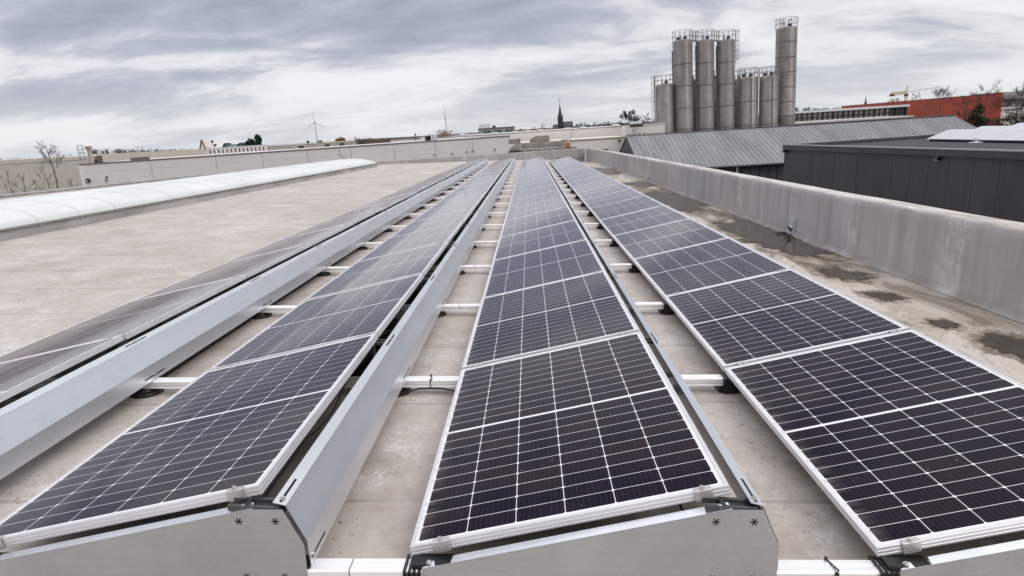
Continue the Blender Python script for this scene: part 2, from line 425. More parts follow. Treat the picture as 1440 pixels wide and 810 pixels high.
# overflow outlets set in the foot of the wall
op = onroof(1106, 329)
for oy, s in ((7.75, 1.), (19.6, .8), (30.3, .7)):
    pl = MB().box((X0-.022, oy-.11*s, ZR+.02), (X0-.006, oy+.11*s, ZR+.27*s)).build('outlet_plate', simple('outlet_sheet', (.52, .52, .54), .4, .3, .08, 9), pr_)
    bevel(pl, .004)
    sp = MB().tube([(X0-.042, oy, ZR+.085*s+.02), (X0-.015, oy, ZR+.10*s+.02)], .055*s, 14); sp.build('spout', simple('spout_metal', (.42, .43, .45), .35, .6), pl, smooth=True)
    MB().tube([(X0-.0455, oy, ZR+.083*s+.02), (X0-.0428, oy, ZR+.0845*s+.02)], .047*s, 14).build('opening', M['hole'], pl, smooth=True)
rn_ = random.Random(5); db = MB()
for i in range(70):
    a_ = rn_.uniform(0, 6.283); r_ = rn_.random()**.6; p_ = Vector((X0-.13+.10*r_*math.cos(a_), 7.70+.34*r_*math.sin(a_), ZR+.012+.045*(1-r_)*rn_.random())); u_ = Vector((rn_.gauss(0, 1), rn_.gauss(0, 1), rn_.gauss(0, .4))).normalized()*rn_.uniform(.015, .04); v_ = u_.orthogonal().normalized()*.014
    db.add([p_-u_, p_+v_, p_+u_, p_-v_], [(0, 1, 2, 3)])
db_ = db.build('leaf_litter', simple('wet_litter', (.022, .014, .012), .5, 0, .5, 20), None, fixn=False); db_.matrix_world = ROOFM; db_['kind'] = 'stuff'
# far parapet, following the skewed far and left edge of the roof
fp = thing('parapet_wall', 'low grey parapet skewed along the far and left edge of the roof', 'parapet', ROOFM)
fm = MB(); pts = [Vector((p[0], p[1])) for p in LEFT]; zt = [p[2] for p in LEFT]
th = .30; sect = []
for i, p in enumerate(pts):
    a = pts[max(0, i-1)]; c_ = pts[min(len(pts)-1, i+1)]; t = (c_-a).normalized(); nrm = Vector((-t.y, t.x))
    q = p + nrm*th; sect.append((p, q, zt[i]))
for p, q, z in sect:
    d = (q-p)
    for f_, zz in ((0, ZR-.02), (0, z-.03), (.06, z), (.94, z), (1, z-.03), (1, ZR-.4)): fm.v.append(Vector((p.x+d.x*f_, p.y+d.y*f_, zz)))
for i in range(len(sect)-1):
    for r_ in range(6):
        a = i*6+r_; b2 = i*6+(r_+1) % 6; fm.f.append((a, b2, b2+6, a+6))
fm.f.append(tuple(range(6))); fm.f.append(tuple(range(len(fm.v)-6, len(fm.v))))
fm.build('wall', M['parapet'], fp)

# ================================================================== PUDDLES (outlines traced on the roof)
def soft(name, stops, rough, spec, lo_, hi_, ns):
    mt, n, b = newmat(name); o = objc(n)
    at_ = n.nodes.new('ShaderNodeAttribute'); at_.attribute_name = 'depth'; dp = S(n, at_.outputs['Fac'])
    c = ramp(n, nz(n, o, 3.5, 6, .65, .6), stops)
    al = (dp + (nz(n, o, ns, 6, .7, .5) - .5)*.9).rng(lo_, hi_)
    setp(n, b, col=c, rough=rough, spec=spec, alpha=al); return mt
M['wet'] = soft('wet_silt', [(.35, (.030, .021, .014)), (.55, (.062, .046, .033)), (.72, (.13, .10, .075))], .10, .22, .42, .72, 2.6)
M['damp'] = soft('damp_fringe', [(.38, (.11, .080, .055)), (.48, (.23, .18, .135)), (.62, (.42, .355, .30))], .6, .3, .15, .9, 3.5)
def sheetdepth(name, fn, mat, z, parent):
    mb = MB(); n_ = None; dep = []
    for k_, d_ in ((1., 0.), (.82, .45), (.6, .8), (.3, 1.)):
        ring_ = [(x_*k_, y_*k_) for x_, y_ in fn]; n_ = len(ring_)
        mb.v += [Vector((x_, y_, z)) for x_, y_ in ring_]; dep += [d_]*n_
    for r_ in range(3):
        for i in range(n_): mb.f.append((r_*n_+i, r_*n_+(i+1) % n_, (r_+1)*n_+(i+1) % n_, (r_+1)*n_+i))
    mb.f.append(tuple(3*n_+i for i in range(n_)))
    o = mb.build(name, mat, parent); at_ = o.data.attributes.new('depth', 'FLOAT', 'POINT')
    at_.data.foreach_set('value', dep); return o
def puddle(label, outline, mat2=True, rot=0):
    pts = [onroof(u, v) for u, v in outline]; c_ = sum(pts, Vector())/len(pts)
    # smooth + roughen outline
    ang = sorted(((math.atan2(p.y-c_.y, p.x-c_.x), (p-c_).length) for p in pts))
    o = thing('puddle', label, 'puddle', roofat(c_.x, c_.y, ZR), 'puddles in the roof gutter')
    def blob(k, rough, seed):
        res = []; n_ = 110
        for i in range(n_):
            a = -math.pi + 2*math.pi*i/n_
            for j in range(len(ang)):
                a0, r0 = ang[j]; a1, r1 = ang[(j+1) % len(ang)]
                if j == len(ang)-1: a1 += 2*math.pi
                aa = a if a >= ang[0][0] else a + 2*math.pi
                if a0 <= aa <= a1: t = (aa-a0)/max(1e-6, a1-a0); t = t*t*(3-2*t); r = r0*(1-t)+r1*t; break
            r *= k*(1 + rough*noise.noise(Vector((math.cos(a)*2.2, math.sin(a)*2.2, seed))) + rough*.7*noise.noise(Vector((math.cos(a)*8, math.sin(a)*8, seed))) + rough*.35*noise.noise(Vector((math.cos(a)*24, math.sin(a)*24, seed))))
            res.append((r*math.cos(a), r*math.sin(a)))
        return res
    sd_ = len(label)
    sheetdepth('damp_edge', blob(1.45, .35, sd_), M['damp'], .004, o)
    sheetdepth('water', blob(1.12, .30, sd_+.6), M['wet'], .008, o)
puddle('largest dark puddle below the overflow outlet in the right parapet', [(1008, 311), (1040, 306), (1075, 318), (1098, 332), (1140, 345), (1167, 361), (1150, 366), (1160, 373), (1125, 370), (1095, 355), (1065, 343), (1035, 330)])
puddle('long dark puddle beside the panels, beyond the one at the outlet', [(905, 269), (925, 268), (960, 276), (985, 290), (1001, 302), (985, 302), (960, 298), (935, 290), (912, 279)])
puddle('round dark puddle just in front of the puddle at the outlet', [(1150, 384), (1163, 376), (1190, 380), (1223, 393), (1205, 396), (1175, 392)])
puddle('small brown puddle between the round puddle and the nearest ones', [(1220, 410), (1245, 411), (1272, 422), (1250, 425), (1226, 420)])
puddle('thin rippled puddle second nearest to the camera by the right parapet', [(1305, 450), (1325, 450), (1350, 459), (1335, 463), (1312, 458)])
puddle('brown silty puddle nearest to the camera at the right edge', [(1375, 476), (1400, 470), (1445, 476), (1470, 500), (1465, 515), (1420, 502), (1385, 488)])
puddle('small far puddle below the second outlet of the right parapet', [(884, 257), (900, 256), (918, 262), (905, 264), (889, 261)])
puddle('dark far puddle beyond the second outlet', [(840, 236), (855, 237), (873, 243), (862, 245), (845, 241)])
puddle('farthest dark puddle in the corner of the parapets', [(810, 223), (822, 222), (832, 226), (824, 228), (812, 226)])

# ================================================================== SKYLIGHT VAULT
SKX0, SKX1, SKY0, SKY1 = -8.42, -11.1, -4.2, 34.7
sk = thing('barrel_skylight', 'long white translucent barrel vault skylight on a low kerb, left of the panel rows', 'skylight', ROOFM)
mt, n, b = newmat('opal_glazing'); o = objc(n)
c = ramp(n, nz(n, o, 1.1, 5, .6, .5, (1, .3, 1)), [(.35, (.66, .68, .665)), (.55, (.735, .76, .745)), (.7, (.79, .805, .79))])
setp(n, b, col=c, rough=.5, spec=.3); M['opal'] = mt
kz = .02
mt, n, b = newmat('kerb_zinc'); o = objc(n); x, y, z = sep(n, o)
c = ramp(n, nz(n, o, 1.6, 5, .6, .4, (1, .3, 1.5)), [(.35, (.28, .27, .25)), (.55, (.40, .39, .38)), (.7, (.48, .47, .46))])
moss = (z*(-1.) + (kz-.02)).rng(-.01, .0) * 0. + z.rng(kz-.03, kz-.012)*nz(n, o, 3, 4, .6).rng(.42, .58)
c = mix(n, moss*.7, c, (.12, .12, .06)); setp(n, b, col=c, rough=.7); M['kerb'] = mt
kb = MB()
kb.extr([(SKX0, ZR), (SKX0-.02, kz), (SKX0-.14, kz), (SKX0-.14, ZR)], SKY0, SKY1)
kb.extr([(SKX1, ZR), (SKX1+.02, kz), (SKX1+.14, kz), (SKX1+.14, ZR)], SKY0, SKY1)
kb.box((SKX1+.141, SKY1-.14, ZR), (SKX0-.141, SKY1-.001, kz-.002)); kb.build('kerb', M['kerb'], sk)
MB().box((SKX0-.05, SKY0, kz+.002), (SKX0+.025, SKY1+.02, kz+.030)).build('edge_trim', simple('trim_zinc', (.34, .35, .33), .5, .4, .12, 3), sk)
sp = 1.07; yy = 34.7; segs = []
while yy > SKY0+sp+.5: segs.append((yy-sp, yy)); yy -= sp
cx = (SKX0+SKX1)/2; rw = (SKX0-SKX1)/2 - .03; rise = .30
def arc(t, k=1.): a = math.pi*t; return cx + rw*k*math.cos(a), kz + .03 + rise*k*math.sin(a)**.85
for i, (a, b_) in enumerate(segs):
    mb = MB(); nn = 18; last = (i == 0)
    rows = [(a+.012, 1.), (b_-.012, 1.)] if not last else [(a+.012, 1.), (b_-.75, 1.), (b_-.35, .86), (b_-.12, .6), (b_-.03, .15)]
    for y_, kk in rows:
        for j in range(nn+1):
            x_, z_ = arc(j/nn); z_ = kz+.03+(z_-kz-.03)*kk
            if kk < 1: pass
            mb.v.append(Vector((x_, y_, z_)))
    for r_ in range(len(rows)-1):
        for j in range(nn): q = r_*(nn+1)+j; mb.f.append((q, q+1, q+nn+2, q+nn+1))
    mb.build('glazing_panel', M['opal'], sk, smooth=True)
    if i: # joint bar
        mb = MB(); y_ = b_
        for j in range(nn+1):
            x_, z_ = arc(j/nn)
            for (oy, oz) in ((-.014, .0), (-.014, .004), (.014, .004), (.014, .0)): mb.v.append(Vector((x_, y_+oy, z_+oz)))
        for j in range(nn):
            for q in range(4): a0 = j*4+q; a1 = j*4+(q+1) % 4; mb.f.append((a0, a1, a1+4, a0+4))
        mb.build('joint_bar', simple('joint_grey', (.56, .58, .585), .45, .1), sk)
for y_ in [s_[0] for s_ in segs][1:]:
    MB().box((SKX0-.0, y_-.012, kz-.05), (SKX0+.008, y_+.012, kz+.012)).build('bracket', M['steel'], sk)

# ================================================================== SOLAR ROWS
XO = {1: -3.2295, 2: -1.6215, 3: 0.0, 4: 1.6327}
NP = 20
ca, sa = math.cos(AL), math.sin(AL)
HX = W_*ca; HZ = W_*sa
def frame_mesh():
    prof = [(.012, -.0035), (.012, 0), (.0006, 0), (0, -.0006), (0, -.0095), (.0016, -.011), (.0016, -.0132), (0, -.0147), (0, -.0235), (.0016, -.025), (.0016, -.0272), (0, -.0287), (0, -.0355), (.024, -.0355), (.024, -.034), (.004, -.034), (.004, -.0035)]
    mb = MB(); k = len(prof)
    for cxn, cyn, sx, sy in ((0, 0, 1, 1), (W_, 0, -1, 1), (W_, H_, -1, -1), (0, H_, 1, -1)):
        for d, z in prof: mb.v.append(Vector((cxn+sx*d, cyn+sy*d, z)))
    for c_ in range(4):
        for q in range(k):
            a = c_*k+q; b2 = c_*k+(q+1) % k; e = ((c_+1) % 4)*k
            mb.f.append((a, b2, e+(q+1) % k, e+q))
    return mb
def bolt_into(mb, x, y, z, r=.0065, h=.006):
    mb.tube([(x, y, z), (x, y, z+.0018)], r*1.7, 12); mb.tube([(x, y, z+.0018), (x, y, z+h)], r, 6)
panel0 = thing('solar_panel', 'x', 'solar panel', None)
frame_mesh().build('frame', M['frame'], panel0)
MB().box((.0122, .0122, -.0065), (W_-.0122, H_-.0122, -.003)).build('glass', M['cells'], panel0)
jb = MB().box((.47, .80, -.028), (.66, .90, -.0068)); jb.build('junction_box', M['black'], panel0)
clx = (.115, 1.045)
def mid_clamp(x):
    mb = MB(); y = H_+.010
    mb.box((x-.032, y-.021, .0004), (x+.032, y+.021, .0042)); mb.box((x-.032, y-.006, -.0345), (x+.032, y+.006, .0002))
    bolt_into(mb, x+.004, y, .0043, .0065, .008); return mb
cl0 = [mid_clamp(x).build('clamp', M['clamp'], panel0) for x in clx]
def end_clamp(x):
    mb = MB(); wv = .030
    pf = [(.014, .0006), (.014, .0050), (-.0055, .0050), (-.0085, .0025), (-.0085, -.0335), (-.0045, -.0335), (-.0045, .0006)]
    mb.extrx(pf, x-wv, x+wv)
    mb.extrx([(-.0085, -.0338), (-.0085, -.0375), (.02, -.0395), (.02, -.0358)], x-wv+.001, x+wv-.001)
    bolt_into(mb, x-.002, .003, .0051, .0068, .010)
    return mb
def panel_matrix(r, j, jit=True):
    rr = random.Random(r*100+j)
    m_ = ROOFM @ T((XO[r], j*LJ + .010*(j > 0), 0.0)) @ Matrix.Rotation(-AL, 4, 'Y')
    if jit and j > 0: m_ = m_ @ T((rr.uniform(-.002, .002), 0, rr.uniform(-.003, .003))) @ Matrix.Rotation(rr.uniform(-.003, .003), 4, 'X') @ Matrix.Rotation(rr.uniform(-.0025, .0025), 4, 'Y')
    return m_
rown = {1: 'leftmost row', 2: 'left middle row', 3: 'right middle row', 4: 'rightmost row'}
panels = []
for r in (1, 2, 3, 4):
    for j in range(NP):
        if r == 1 and j == 0: o = panel0
        else: o = copy_tree(panel0)
        o.matrix_world = panel_matrix(r, j)
        lab = ('dark solar panel with white cell lines, nearest in the %s' % rown[r]) if j == 0 else (
              'tilted solar panel at the far end of the %s' % rown[r] if j == NP-1 else 'tilted solar panel, %s from the front in the %s' % (ORD[j], rown[r]))
        tag(o, lab, 'solar panel', 'solar panels laid in four long rows on the roof'); panels.append((r, j, o))
for r, j, o in panels:
    if j == 0:
        for x in clx: end_clamp(x).build('end_clamp', M['clamp'], o)

# ---- base rails with their feet and support posts
RY0, RY1 = -.060, .010; RZ0, RZ1 = -.100, -.050
XR0, XR1 = -3.16, XO[4] + HX + .05
gapx = {0: [(-.205), 1.47], 1: [-.19]}
tie = {0: [1.47], 1: [-.19]}
railprof = [(RY0, RZ0), (RY0, RZ0+.004), (RY0+.004, RZ0+.007), (RY0+.004, RZ0+.016), (RY0, RZ0+.019), (RY0, RZ1-.006), (RY0+.006, RZ1), (RY0+.030, RZ1), (RY0+.032, RZ1-.003), (RY0+.038, RZ1-.003), (RY0+.040, RZ1), (RY1-.006, RZ1), (RY1, RZ1-.006), (RY1, RZ0)]
def rail(j):
    o = thing('base_rail', None, None, roofat(0, j*LJ, 0))
    xs_ = [XR0] + sorted(gapx.get(j, [-.20])) + [XR1]
    for a, b_ in zip(xs_[:-1], xs_[1:]):
        MB().extrx(railprof, a+.003*(a != XR0), b_-.003*(b_ != XR1)).build('rail_profile', M['rail'], o)
    return o
def low_foot(x):
    mb = MB()
    mb.box((x-.035, RY0+.004, ZR), (x+.20, RY1+.045, RZ0-.001))
    for q in range(4): mb.box((x-.014+q*.017, RY0-.010+.002*(q%2), RZ0-.0008), (x-.004+q*.017, RY1+.012, -.0445-.004*(q % 2)))
    mb.box((x-.014, RY0-.016, ZR), (x+.048, RY0-.0125, -.060))
    mb.box((x+.015, RY0+.005, -.0492), (x+.16, RY1-.005, -.030))
    return mb
def high_foot(x):
    mb = MB()
    mb.lathe([(.098, 0), (.098, .014), (.090, .022), (.07, .030), (.06, .047)], 28, (x-.02, -.005, ZR))
    mb.box((x-.07, RY0+.0065, RZ0-.0035), (x+.058, RY1+.01, -.0485))
    return mb
def post(hx):
    """black A-post carrying the high edge and the sheet"""
    mb = MB()
    mb.extrx([(RY0+.004, -.049), (RY0+.012, .20), (RY1-.012, .20), (RY1-.004, -.049)], hx-.035, hx-.020)
    return mb
def strut(hx):
    return MB().tube([(hx-.30, -.025, -.045), (hx-.05, -.025, .17)], .012, 6)
def gap_tray(hx):  # black tray added beneath the high edge to darken the gap
    mb = MB(); mb.box((hx-.42, .10, ZR), (hx+.055, LJ-.14, ZR+.012))
    for x_ in (hx-.42, hx+.043): mb.box((x_, .10, ZR+.0125), (x_+.012, LJ-.14, ZR+.045))
    return mb
def arm(hx, low=False):
    mb = MB()
    for y_ in (-.050, -.002):
        mb.add([(hx-.09, y_-.007, HZ-.062), (hx-.09, y_+.007, HZ-.062), (hx+.085, y_+.007, HZ-.072), (hx+.085, y_-.007, HZ-.072),
                (hx-.09, y_-.007, HZ-.042), (hx-.09, y_+.007, HZ-.042), (hx+.085, y_+.007, HZ-.054), (hx+.085, y_-.007, HZ-.054)],
               [(0,3,2,1),(4,5,6,7),(0,1,5,4),(1,2,6,5),(2,3,7,6),(3,0,4,7)])
    return mb
M['arm'] = simple('bracket_black_aluminium', (.07, .07, .075), .4, .3, .1, 12)
for j in range(NP+1):
    if j in (0, 1) or j == 2:
        o = rail(j)
        for r in (1, 2, 3, 4):
            hx = XO[r]+HX
            low_foot(XO[r]).build('low_foot', M['black'], o); high_foot(hx+.11).build('rubber_foot', M['black'], o)
            post(hx).build('support_post', M['black'], o); strut(hx).build('strut', M['black'], o)
            if j: gap_tray(hx).build('gap_darkening_tray', M['black'], o)
            arm(hx).build('support_arm', M['arm'], o)
        proto = o
        for tx in tie.get(j, []):
            mb = MB(); e = .0025
            loop = [(tx, RY0-e, RZ0-.004), (tx-.001, RY0-e, RZ1-.002), (tx+.012, RY0+.004, RZ1+e), (tx-.004, RY1-.004, RZ1+e), (tx, RY1+e, RZ1-.004), (tx, RY1+e, RZ0-.004), (tx, RY0-e, RZ0-.004)]
            mb.tube([tuple(p) for p in loop], .0026, 6); mb.lathe([(.001, -.006), (.006, -.004), (.006, .004), (.001, .006)], 10, (tx+.002, RY0-.006, RZ1-.002))
            mb.lathe([(.001, -.006), (.006, -.004), (.006, .004), (.001, .006)], 10, (tx-.006, RY1-.006, RZ1+.006))
            mb.build('cable_tie', M['black'], o, smooth=True)
    else:
        o = copy_tree(proto)
    o.matrix_world = roofat(0, j*LJ + (0 if j else 0), 0)
    lab = {0: 'bright aluminium base rail crossing right at the front ends of the rows', NP: 'last aluminium base rail at the far ends of the rows'}.get(j, 'aluminium base rail crossing under the %s panel joint from the front' % ORD[j-1])
    tag(o, lab, 'mounting rail', 'aluminium rails crossing under the panel rows')
# loose black cable under the second rail
cb = MB().tube([(-.46, LJ-.05, ZR+.012), (-.40, LJ-.085, ZR+.016), (-.34, LJ-.085, ZR+.028), (-.26, LJ-.066, RZ0-.006), (-.19, LJ-.045, RZ0-.012), (-.12, LJ-.066, RZ0-.006), (-.05, LJ-.075, ZR+.035), (.03, LJ-.085, ZR+.014)], .006, 8)
o = cb.build('cable', M['black'], None, smooth=True); o.matrix_world = ROOFM
tag(o, 'thin black cable sagging under the second rail between the two middle rows', 'cable')
# cables hanging in the dark gap beneath the high edges
for r in (1, 2, 3):
    hx = XO[r]+HX; pts = []
    for i in range(0, 160):
        y_ = .1 + i*.12
        pts.append((hx-.10+.05*noise.noise(Vector((r, y_*2.2, 0))), y_, .05+.09*noise.noise(Vector((3, y_*1.7, r)))))
    o = MB().tube(pts, .0055, 5).build('cable', M['black'], None, smooth=True); o.matrix_world = ROOFM
    tag(o, 'black cable looping in the dark gap behind the %s' % rown[r], 'cable')

# ---- wind deflector sheets on the high side of each row
def defl_prof(hx):
    t = .0022
    out = [(hx+.062, HZ-.038), (hx+.106, HZ-.050), (hx+.168, .055), (hx+.174, -.047)]
    inn = [(hx+.172, -.047), (hx+.1655, .055), (hx+.1042, HZ-.0525), (hx+.0615, HZ-.0405)]
    return out + inn
def seg_bounds():
    b_ = [-.045]; y_ = 3*LJ-.28-.0
    while y_ < NP*LJ: b_.append(y_); y_ += 3*LJ
    b_.append(NP*LJ+.02); return b_
def slot_on(o, y0, y1, hx, which):
    a = (Vector((hx+.062, 0, HZ-.038)), Vector((hx+.106, 0, HZ-.050))) if which == 0 else (Vector((hx+.168, 0, .055)), Vector((hx+.174, 0, -.047)))
    t_ = .5 if which == 0 else .72
    c_ = a[0].lerp(a[1], t_); d = (a[1]-a[0]).normalized(); nm = Vector((d.z, 0, -d.x)); 
    if nm.x < 0 and which == 1: nm = -nm
    if nm.z < 0 and which == 0: nm = -nm
    w2 = .0045
    p = [c_ - d*w2 + nm*.0006, c_ + d*w2 + nm*.0006]
    mb = MB()
    mb.add([(p[0].x, y0, p[0].z), (p[1].x, y0, p[1].z), (p[1].x, y1, p[1].z), (p[0].x, y1, p[0].z)], [(0, 1, 2, 3)])
    return mb, c_, nm
def bolt_at(o, c_, nm, y_):
    mb = MB(); c_ = Vector((c_.x, y_, c_.z))
    mb.tube([c_+nm*.0004, c_+nm*.0025], .011, 12); mb.tube([c_+nm*.0025, c_+nm*.009], .0065, 6)
    mb.build('bolt', M['steel'], o)
for r in (1, 2, 3, 4):
    hx = XO[r]+HX; bs = seg_bounds()
    off = {1: .9, 2: 0, 3: -.5, 4: .3}[r]
    bs = [bs[0]] + [b_ + off for b_ in bs[1:-1]] + [bs[-1]]
    bs = [b_ for i, b_ in enumerate(bs) if i in (0, len(bs)-1) or b_ < bs[-1]-.5]
    for i, (y0, y1) in enumerate(zip(bs[:-1], bs[1:])):
        o = thing('wind_deflector', 'folded grey metal wind deflector, %s from the front behind the %s' % (ORD[i], rown[r]), 'wind deflector', ROOFM @ T((0, 0, -.002*(i % 2))) @ Matrix.Rotation(random.uniform(-.0004, .0004), 4, 'X'), 'sheet metal wind deflectors on the high sides of the rows')
        MB().extr(defl_prof(hx), y0+.0015, y1-.0015).build('sheet', M['defl'], o)
        MB().extr([(x_+.0004*(1 if q < 4 else 0), z_+.0004) for q, (x_, z_) in enumerate(defl_prof(hx))][:2] + [(hx+.106, HZ-.0545), (hx+.062, HZ-.0425)], y1-.03, y1+.0).v
        for j in range(0, 9):
            yc = j*LJ - .025
            if not (y0-.02 <= yc <= y1): continue
            for wh in (0, 1):
                a_, b_ = (yc-.105, yc+.105) if j else (y0+.012, yc+.14)
                mb, c_, nm = slot_on(o, max(a_, y0+.005), min(b_, y1-.005), hx, wh); mb.build('slot', M['hole'], o, fixn=False)
                bolt_at(o, c_, nm, yc+.012 if j == 0 else yc+.002)

# ---- end plates closing the fronts of the rows
def star(o, x, z, y=-.0595, s=.0145):
    mb = MB()
    for q in range(3):
        a = rad(0 + 60*q); dx_, dz_ = math.cos(a), math.sin(a); px, pz = -dz_, dx_
        h_ = .0021
        mb.add([(x-dx_*s-px*h_, y-.0006-q*.0001, z-dz_*s-pz*h_), (x+dx_*s-px*h_, y-.0006-q*.0001, z+dz_*s-pz*h_), (x+dx_*s+px*h_, y-.0006-q*.0001, z+dz_*s+pz*h_), (x-dx_*s+px*h_, y-.0006-q*.0001, z-dz_*s+pz*h_)], [(0, 1, 2, 3)])
    mb.build('star_slot', M['hole'], o, fixn=False)
def end_plate(r, label):
    x0 = XO[r]; hx = x0+HX
    o = thing('end_plate', label, 'end plate', ROOFM, 'grey sheet metal end plates closing the row fronts')
    yp0, yp1 = -.0615, -.0595
    tn = math.tan(AL)
    zt = lambda x: (x-x0)*tn - .052
    out = [(x0+.052, ZR+.004), (x0+.052, zt(x0+.052)), (x0+.125, zt(x0+.125)), (x0+.150, zt(x0+.15)+.0), (hx-.004, zt(hx)-.002), (hx+.100, HZ-.056), (hx+.162, .052), (hx+.164, ZR+.004)]
    pl = MB(); n_ = len(out)
    pl.v += [Vector((x_, yp0, z_)) for x_, z_ in out] + [Vector((x_, yp1, z_)) for x_, z_ in out]
    pl.f += [tuple(range(n_)), tuple(range(n_, 2*n_))[::-1]] + [(i, n_+i, n_+(i+1) % n_, (i+1) % n_) for i in range(n_)]
    pl.build('plate', M['plate'], o)
    # flange folded back along the sloping top edge, notched for the clamps
    fl = MB()
    for a, b_, dep in ((x0+.052, x0+.098, .022), (x0+.152, hx-.004, .034)):
        za, zb = zt(a), zt(b_)
        fl.add([(a, yp0, za+.0002), (b_, yp0, zb+.0002), (b_-.006, yp0+dep, zb+.004), (a+.006, yp0+dep, za+.004), (a, yp0, za+.002), (b_, yp0, zb+.002), (b_-.006, yp0+dep, zb+.006), (a+.006, yp0+dep, za+.006)], [(0,3,2,1),(4,5,6,7),(0,1,5,4),(1,2,6,5),(2,3,7,6),(3,0,4,7)])
    fl.build('flange', M['defl'], o)
    for x_, z_ in ((x0+.118, -.100), (hx-.055, .145), (hx+.072, .145), (hx-.052, -.075), (hx+.082, -.075)): star(o, x_, z_, yp0)
    def fb(x_, z_, s=1.):
        mb = MB(); mb.tube([(x_, yp0, z_), (x_, yp0-.002, z_)], .011*s, 12); mb.tube([(x_, yp0-.002, z_), (x_, yp0-.008, z_)], .0065*s, 6); mb.build('bolt', M['steel'], o)
    fb(hx-.088, -.082); fb(hx+.122, -.080, .8)
    for x_ in (x0+.075, hx-.040):
        mb = MB(); z_ = zt(x_)+.008; mb.tube([(x_, yp0+.014, z_), (x_, yp0+.014, z_+.0025)], .010, 12); mb.tube([(x_, yp0+.014, z_+.0025), (x_, yp0+.014, z_+.008)], .006, 10); mb.build('bolt', M['steel'], o)
    mb = MB(); mb.add([(hx+.006, yp0+.004, HZ-.060), (hx+.104, yp0+.004, HZ-.072), (hx+.100, yp0+.06, HZ-.064), (hx-.02, yp0+.06, HZ-.052), (hx+.006, yp0+.004, HZ-.066), (hx+.104, yp0+.004, HZ-.078), (hx+.100, yp0+.06, HZ-.070), (hx-.02, yp0+.06, HZ-.058)], [(0,3,2,1),(4,5,6,7),(0,1,5,4),(1,2,6,5),(2,3,7,6),(3,0,4,7)])
    mb.build('black_cap', M['black'], o)
end_plate(2, 'grey sheet metal end plate with stamped stars closing the row left of centre')
end_plate(3, 'grey sheet metal end plate with stamped stars closing the middle row')
end_plate(4, 'grey metal end plate cut off by the bottom right corner of the photo')
end_plate(1, 'grey sheet metal end plate closing the leftmost row') if False else None

# ================================================================== BACKGROUND
# --- ground shared helpers
def wallrect(p0, p1, ztop, depth, mat, name, parent, z0=-.1, ztop2=None):
    """box whose front face runs p0 -> p1 (world xy), going back by depth"""
    a = Vector((p0[0], p0[1])); b_ = Vector((p1[0], p1[1])); d = (b_-a).normalized(); nn = Vector((-d.y, d.x))
    if nn.y < 0: nn = -nn
    poly = [a, b_, b_+nn*depth, a+nn*depth]; z2 = ztop if ztop2 is None else ztop2
    return MB().prism([(p.x, p.y) for p in poly], z0, [ztop, z2, z2, ztop]).build(name, mat, parent)
def front_quad(p0, p1, t0, t1, za, zb, proud=.04, thick=.05):
    """thin box standing proud of a wall from p0 to p1 between fractions t0..t1 and heights za..zb"""
    a = Vector((p0[0], p0[1])); b_ = Vector((p1[0], p1[1])); d = b_-a; nn = Vector((d.y, -d.x)).normalized()
    if nn.y > 0: nn = -nn
    q0 = a + d*t0; q1 = a + d*t1
    return MB().prism([(p.x, p.y) for p in (q0, q1, q1+nn*proud, q0+nn*proud)], za, zb)
def mwxy(p): return T((p[0], p[1], 0))
def at_origin(o, parent_mat=None): pass
def bld(name, label, cat, group=None): return thing(name, label, cat, None, group)

M['pale'] = mat_wallpanel('pale_concrete_panels', (.65, .61, .60), var=.10, lines=1.25)
M['tan'] = mat_wallpanel('tan_wall', (.56, .505, .45), var=.10, lines=1.6)
M['cream'] = mat_wallpanel('cream_render', (.72, .67, .64), var=.08)
M['coping'] = simple('dark_coping', (.16, .15, .15), .6, .1, .1, .5)
M['joint'] = simple('joint_seal', (.36, .34, .33), .8, 0, .05, 1)
M['white'] = simple('white_metal', (.70, .70, .72), .5, 0, .08, .6)
M['dark'] = simple('dark_metal', (.045, .042, .042), .5, .1, .2, 2)
M['glassd'] = simple('dark_glazing', (.05, .06, .065), .15, 0, .3, .5)
M['brown'] = simple('brown_brick', (.12, .085, .07), .85, 0, .25, .8)
M['concrete'] = simple('rough_concrete', (.28, .25, .225), .85, 0, .60, 1.6, (1, 1, .5), bmp=.8)
M['slate'] = simple('slate', (.035, .035, .042), .6, 0, .25, .5)

# --- long pale wall of the neighbouring hall (left to centre)
A0 = at(110, 232, 70); A1 = at(717, 191.5, 88)
hall = bld('long_hall', 'long low pale concrete panel hall behind the left parapet', 'building')
zt_ = (A0.z+A1.z)/2
wallrect(A0, A1, A0.z, 26, M['pale'], 'wall', hall, ztop2=A1.z)
def frac_u(p0, p1, u):
    # fraction along p0->p1 where it projects at column u
    lo_, hi_ = -0.2, 1.3
    for _ in range(50):
        mi = (lo_+hi_)/2; P_ = Vector((p0[0]+(p1[0]-p0[0])*mi, p0[1]+(p1[1]-p0[1])*mi, p0[2]+(p1[2]-p0[2])*mi)) - cam_pos
        uu = 720 + F*P_.dot(CR)/(-P_.dot(CB))
        if uu < u: lo_ = mi
        else: hi_ = mi
    return lo_
zA = lambda t: A0.z + (A1.z-A0.z)*t
front_quad(A0, A1, 0, 1, 0, 0, .1).v
cp = MB(); n2 = (Vector((A1.x, A1.y))-Vector((A0.x, A0.y))).normalized(); nn = Vector((n2.y, -n2.x))
cp.prism([(A0.x, A0.y), (A1.x, A1.y), (A1.x+nn.x*.08, A1.y+nn.y*.08), (A0.x+nn.x*.08, A0.y+nn.y*.08)], [A0.z-.02, A1.z-.02]*2 if False else [A0.z-.03, A1.z-.03, A1.z-.03, A0.z-.03], [A0.z+.10, A1.z+.10, A1.z+.10, A0.z+.10]).build('coping', M['coping'], hall)
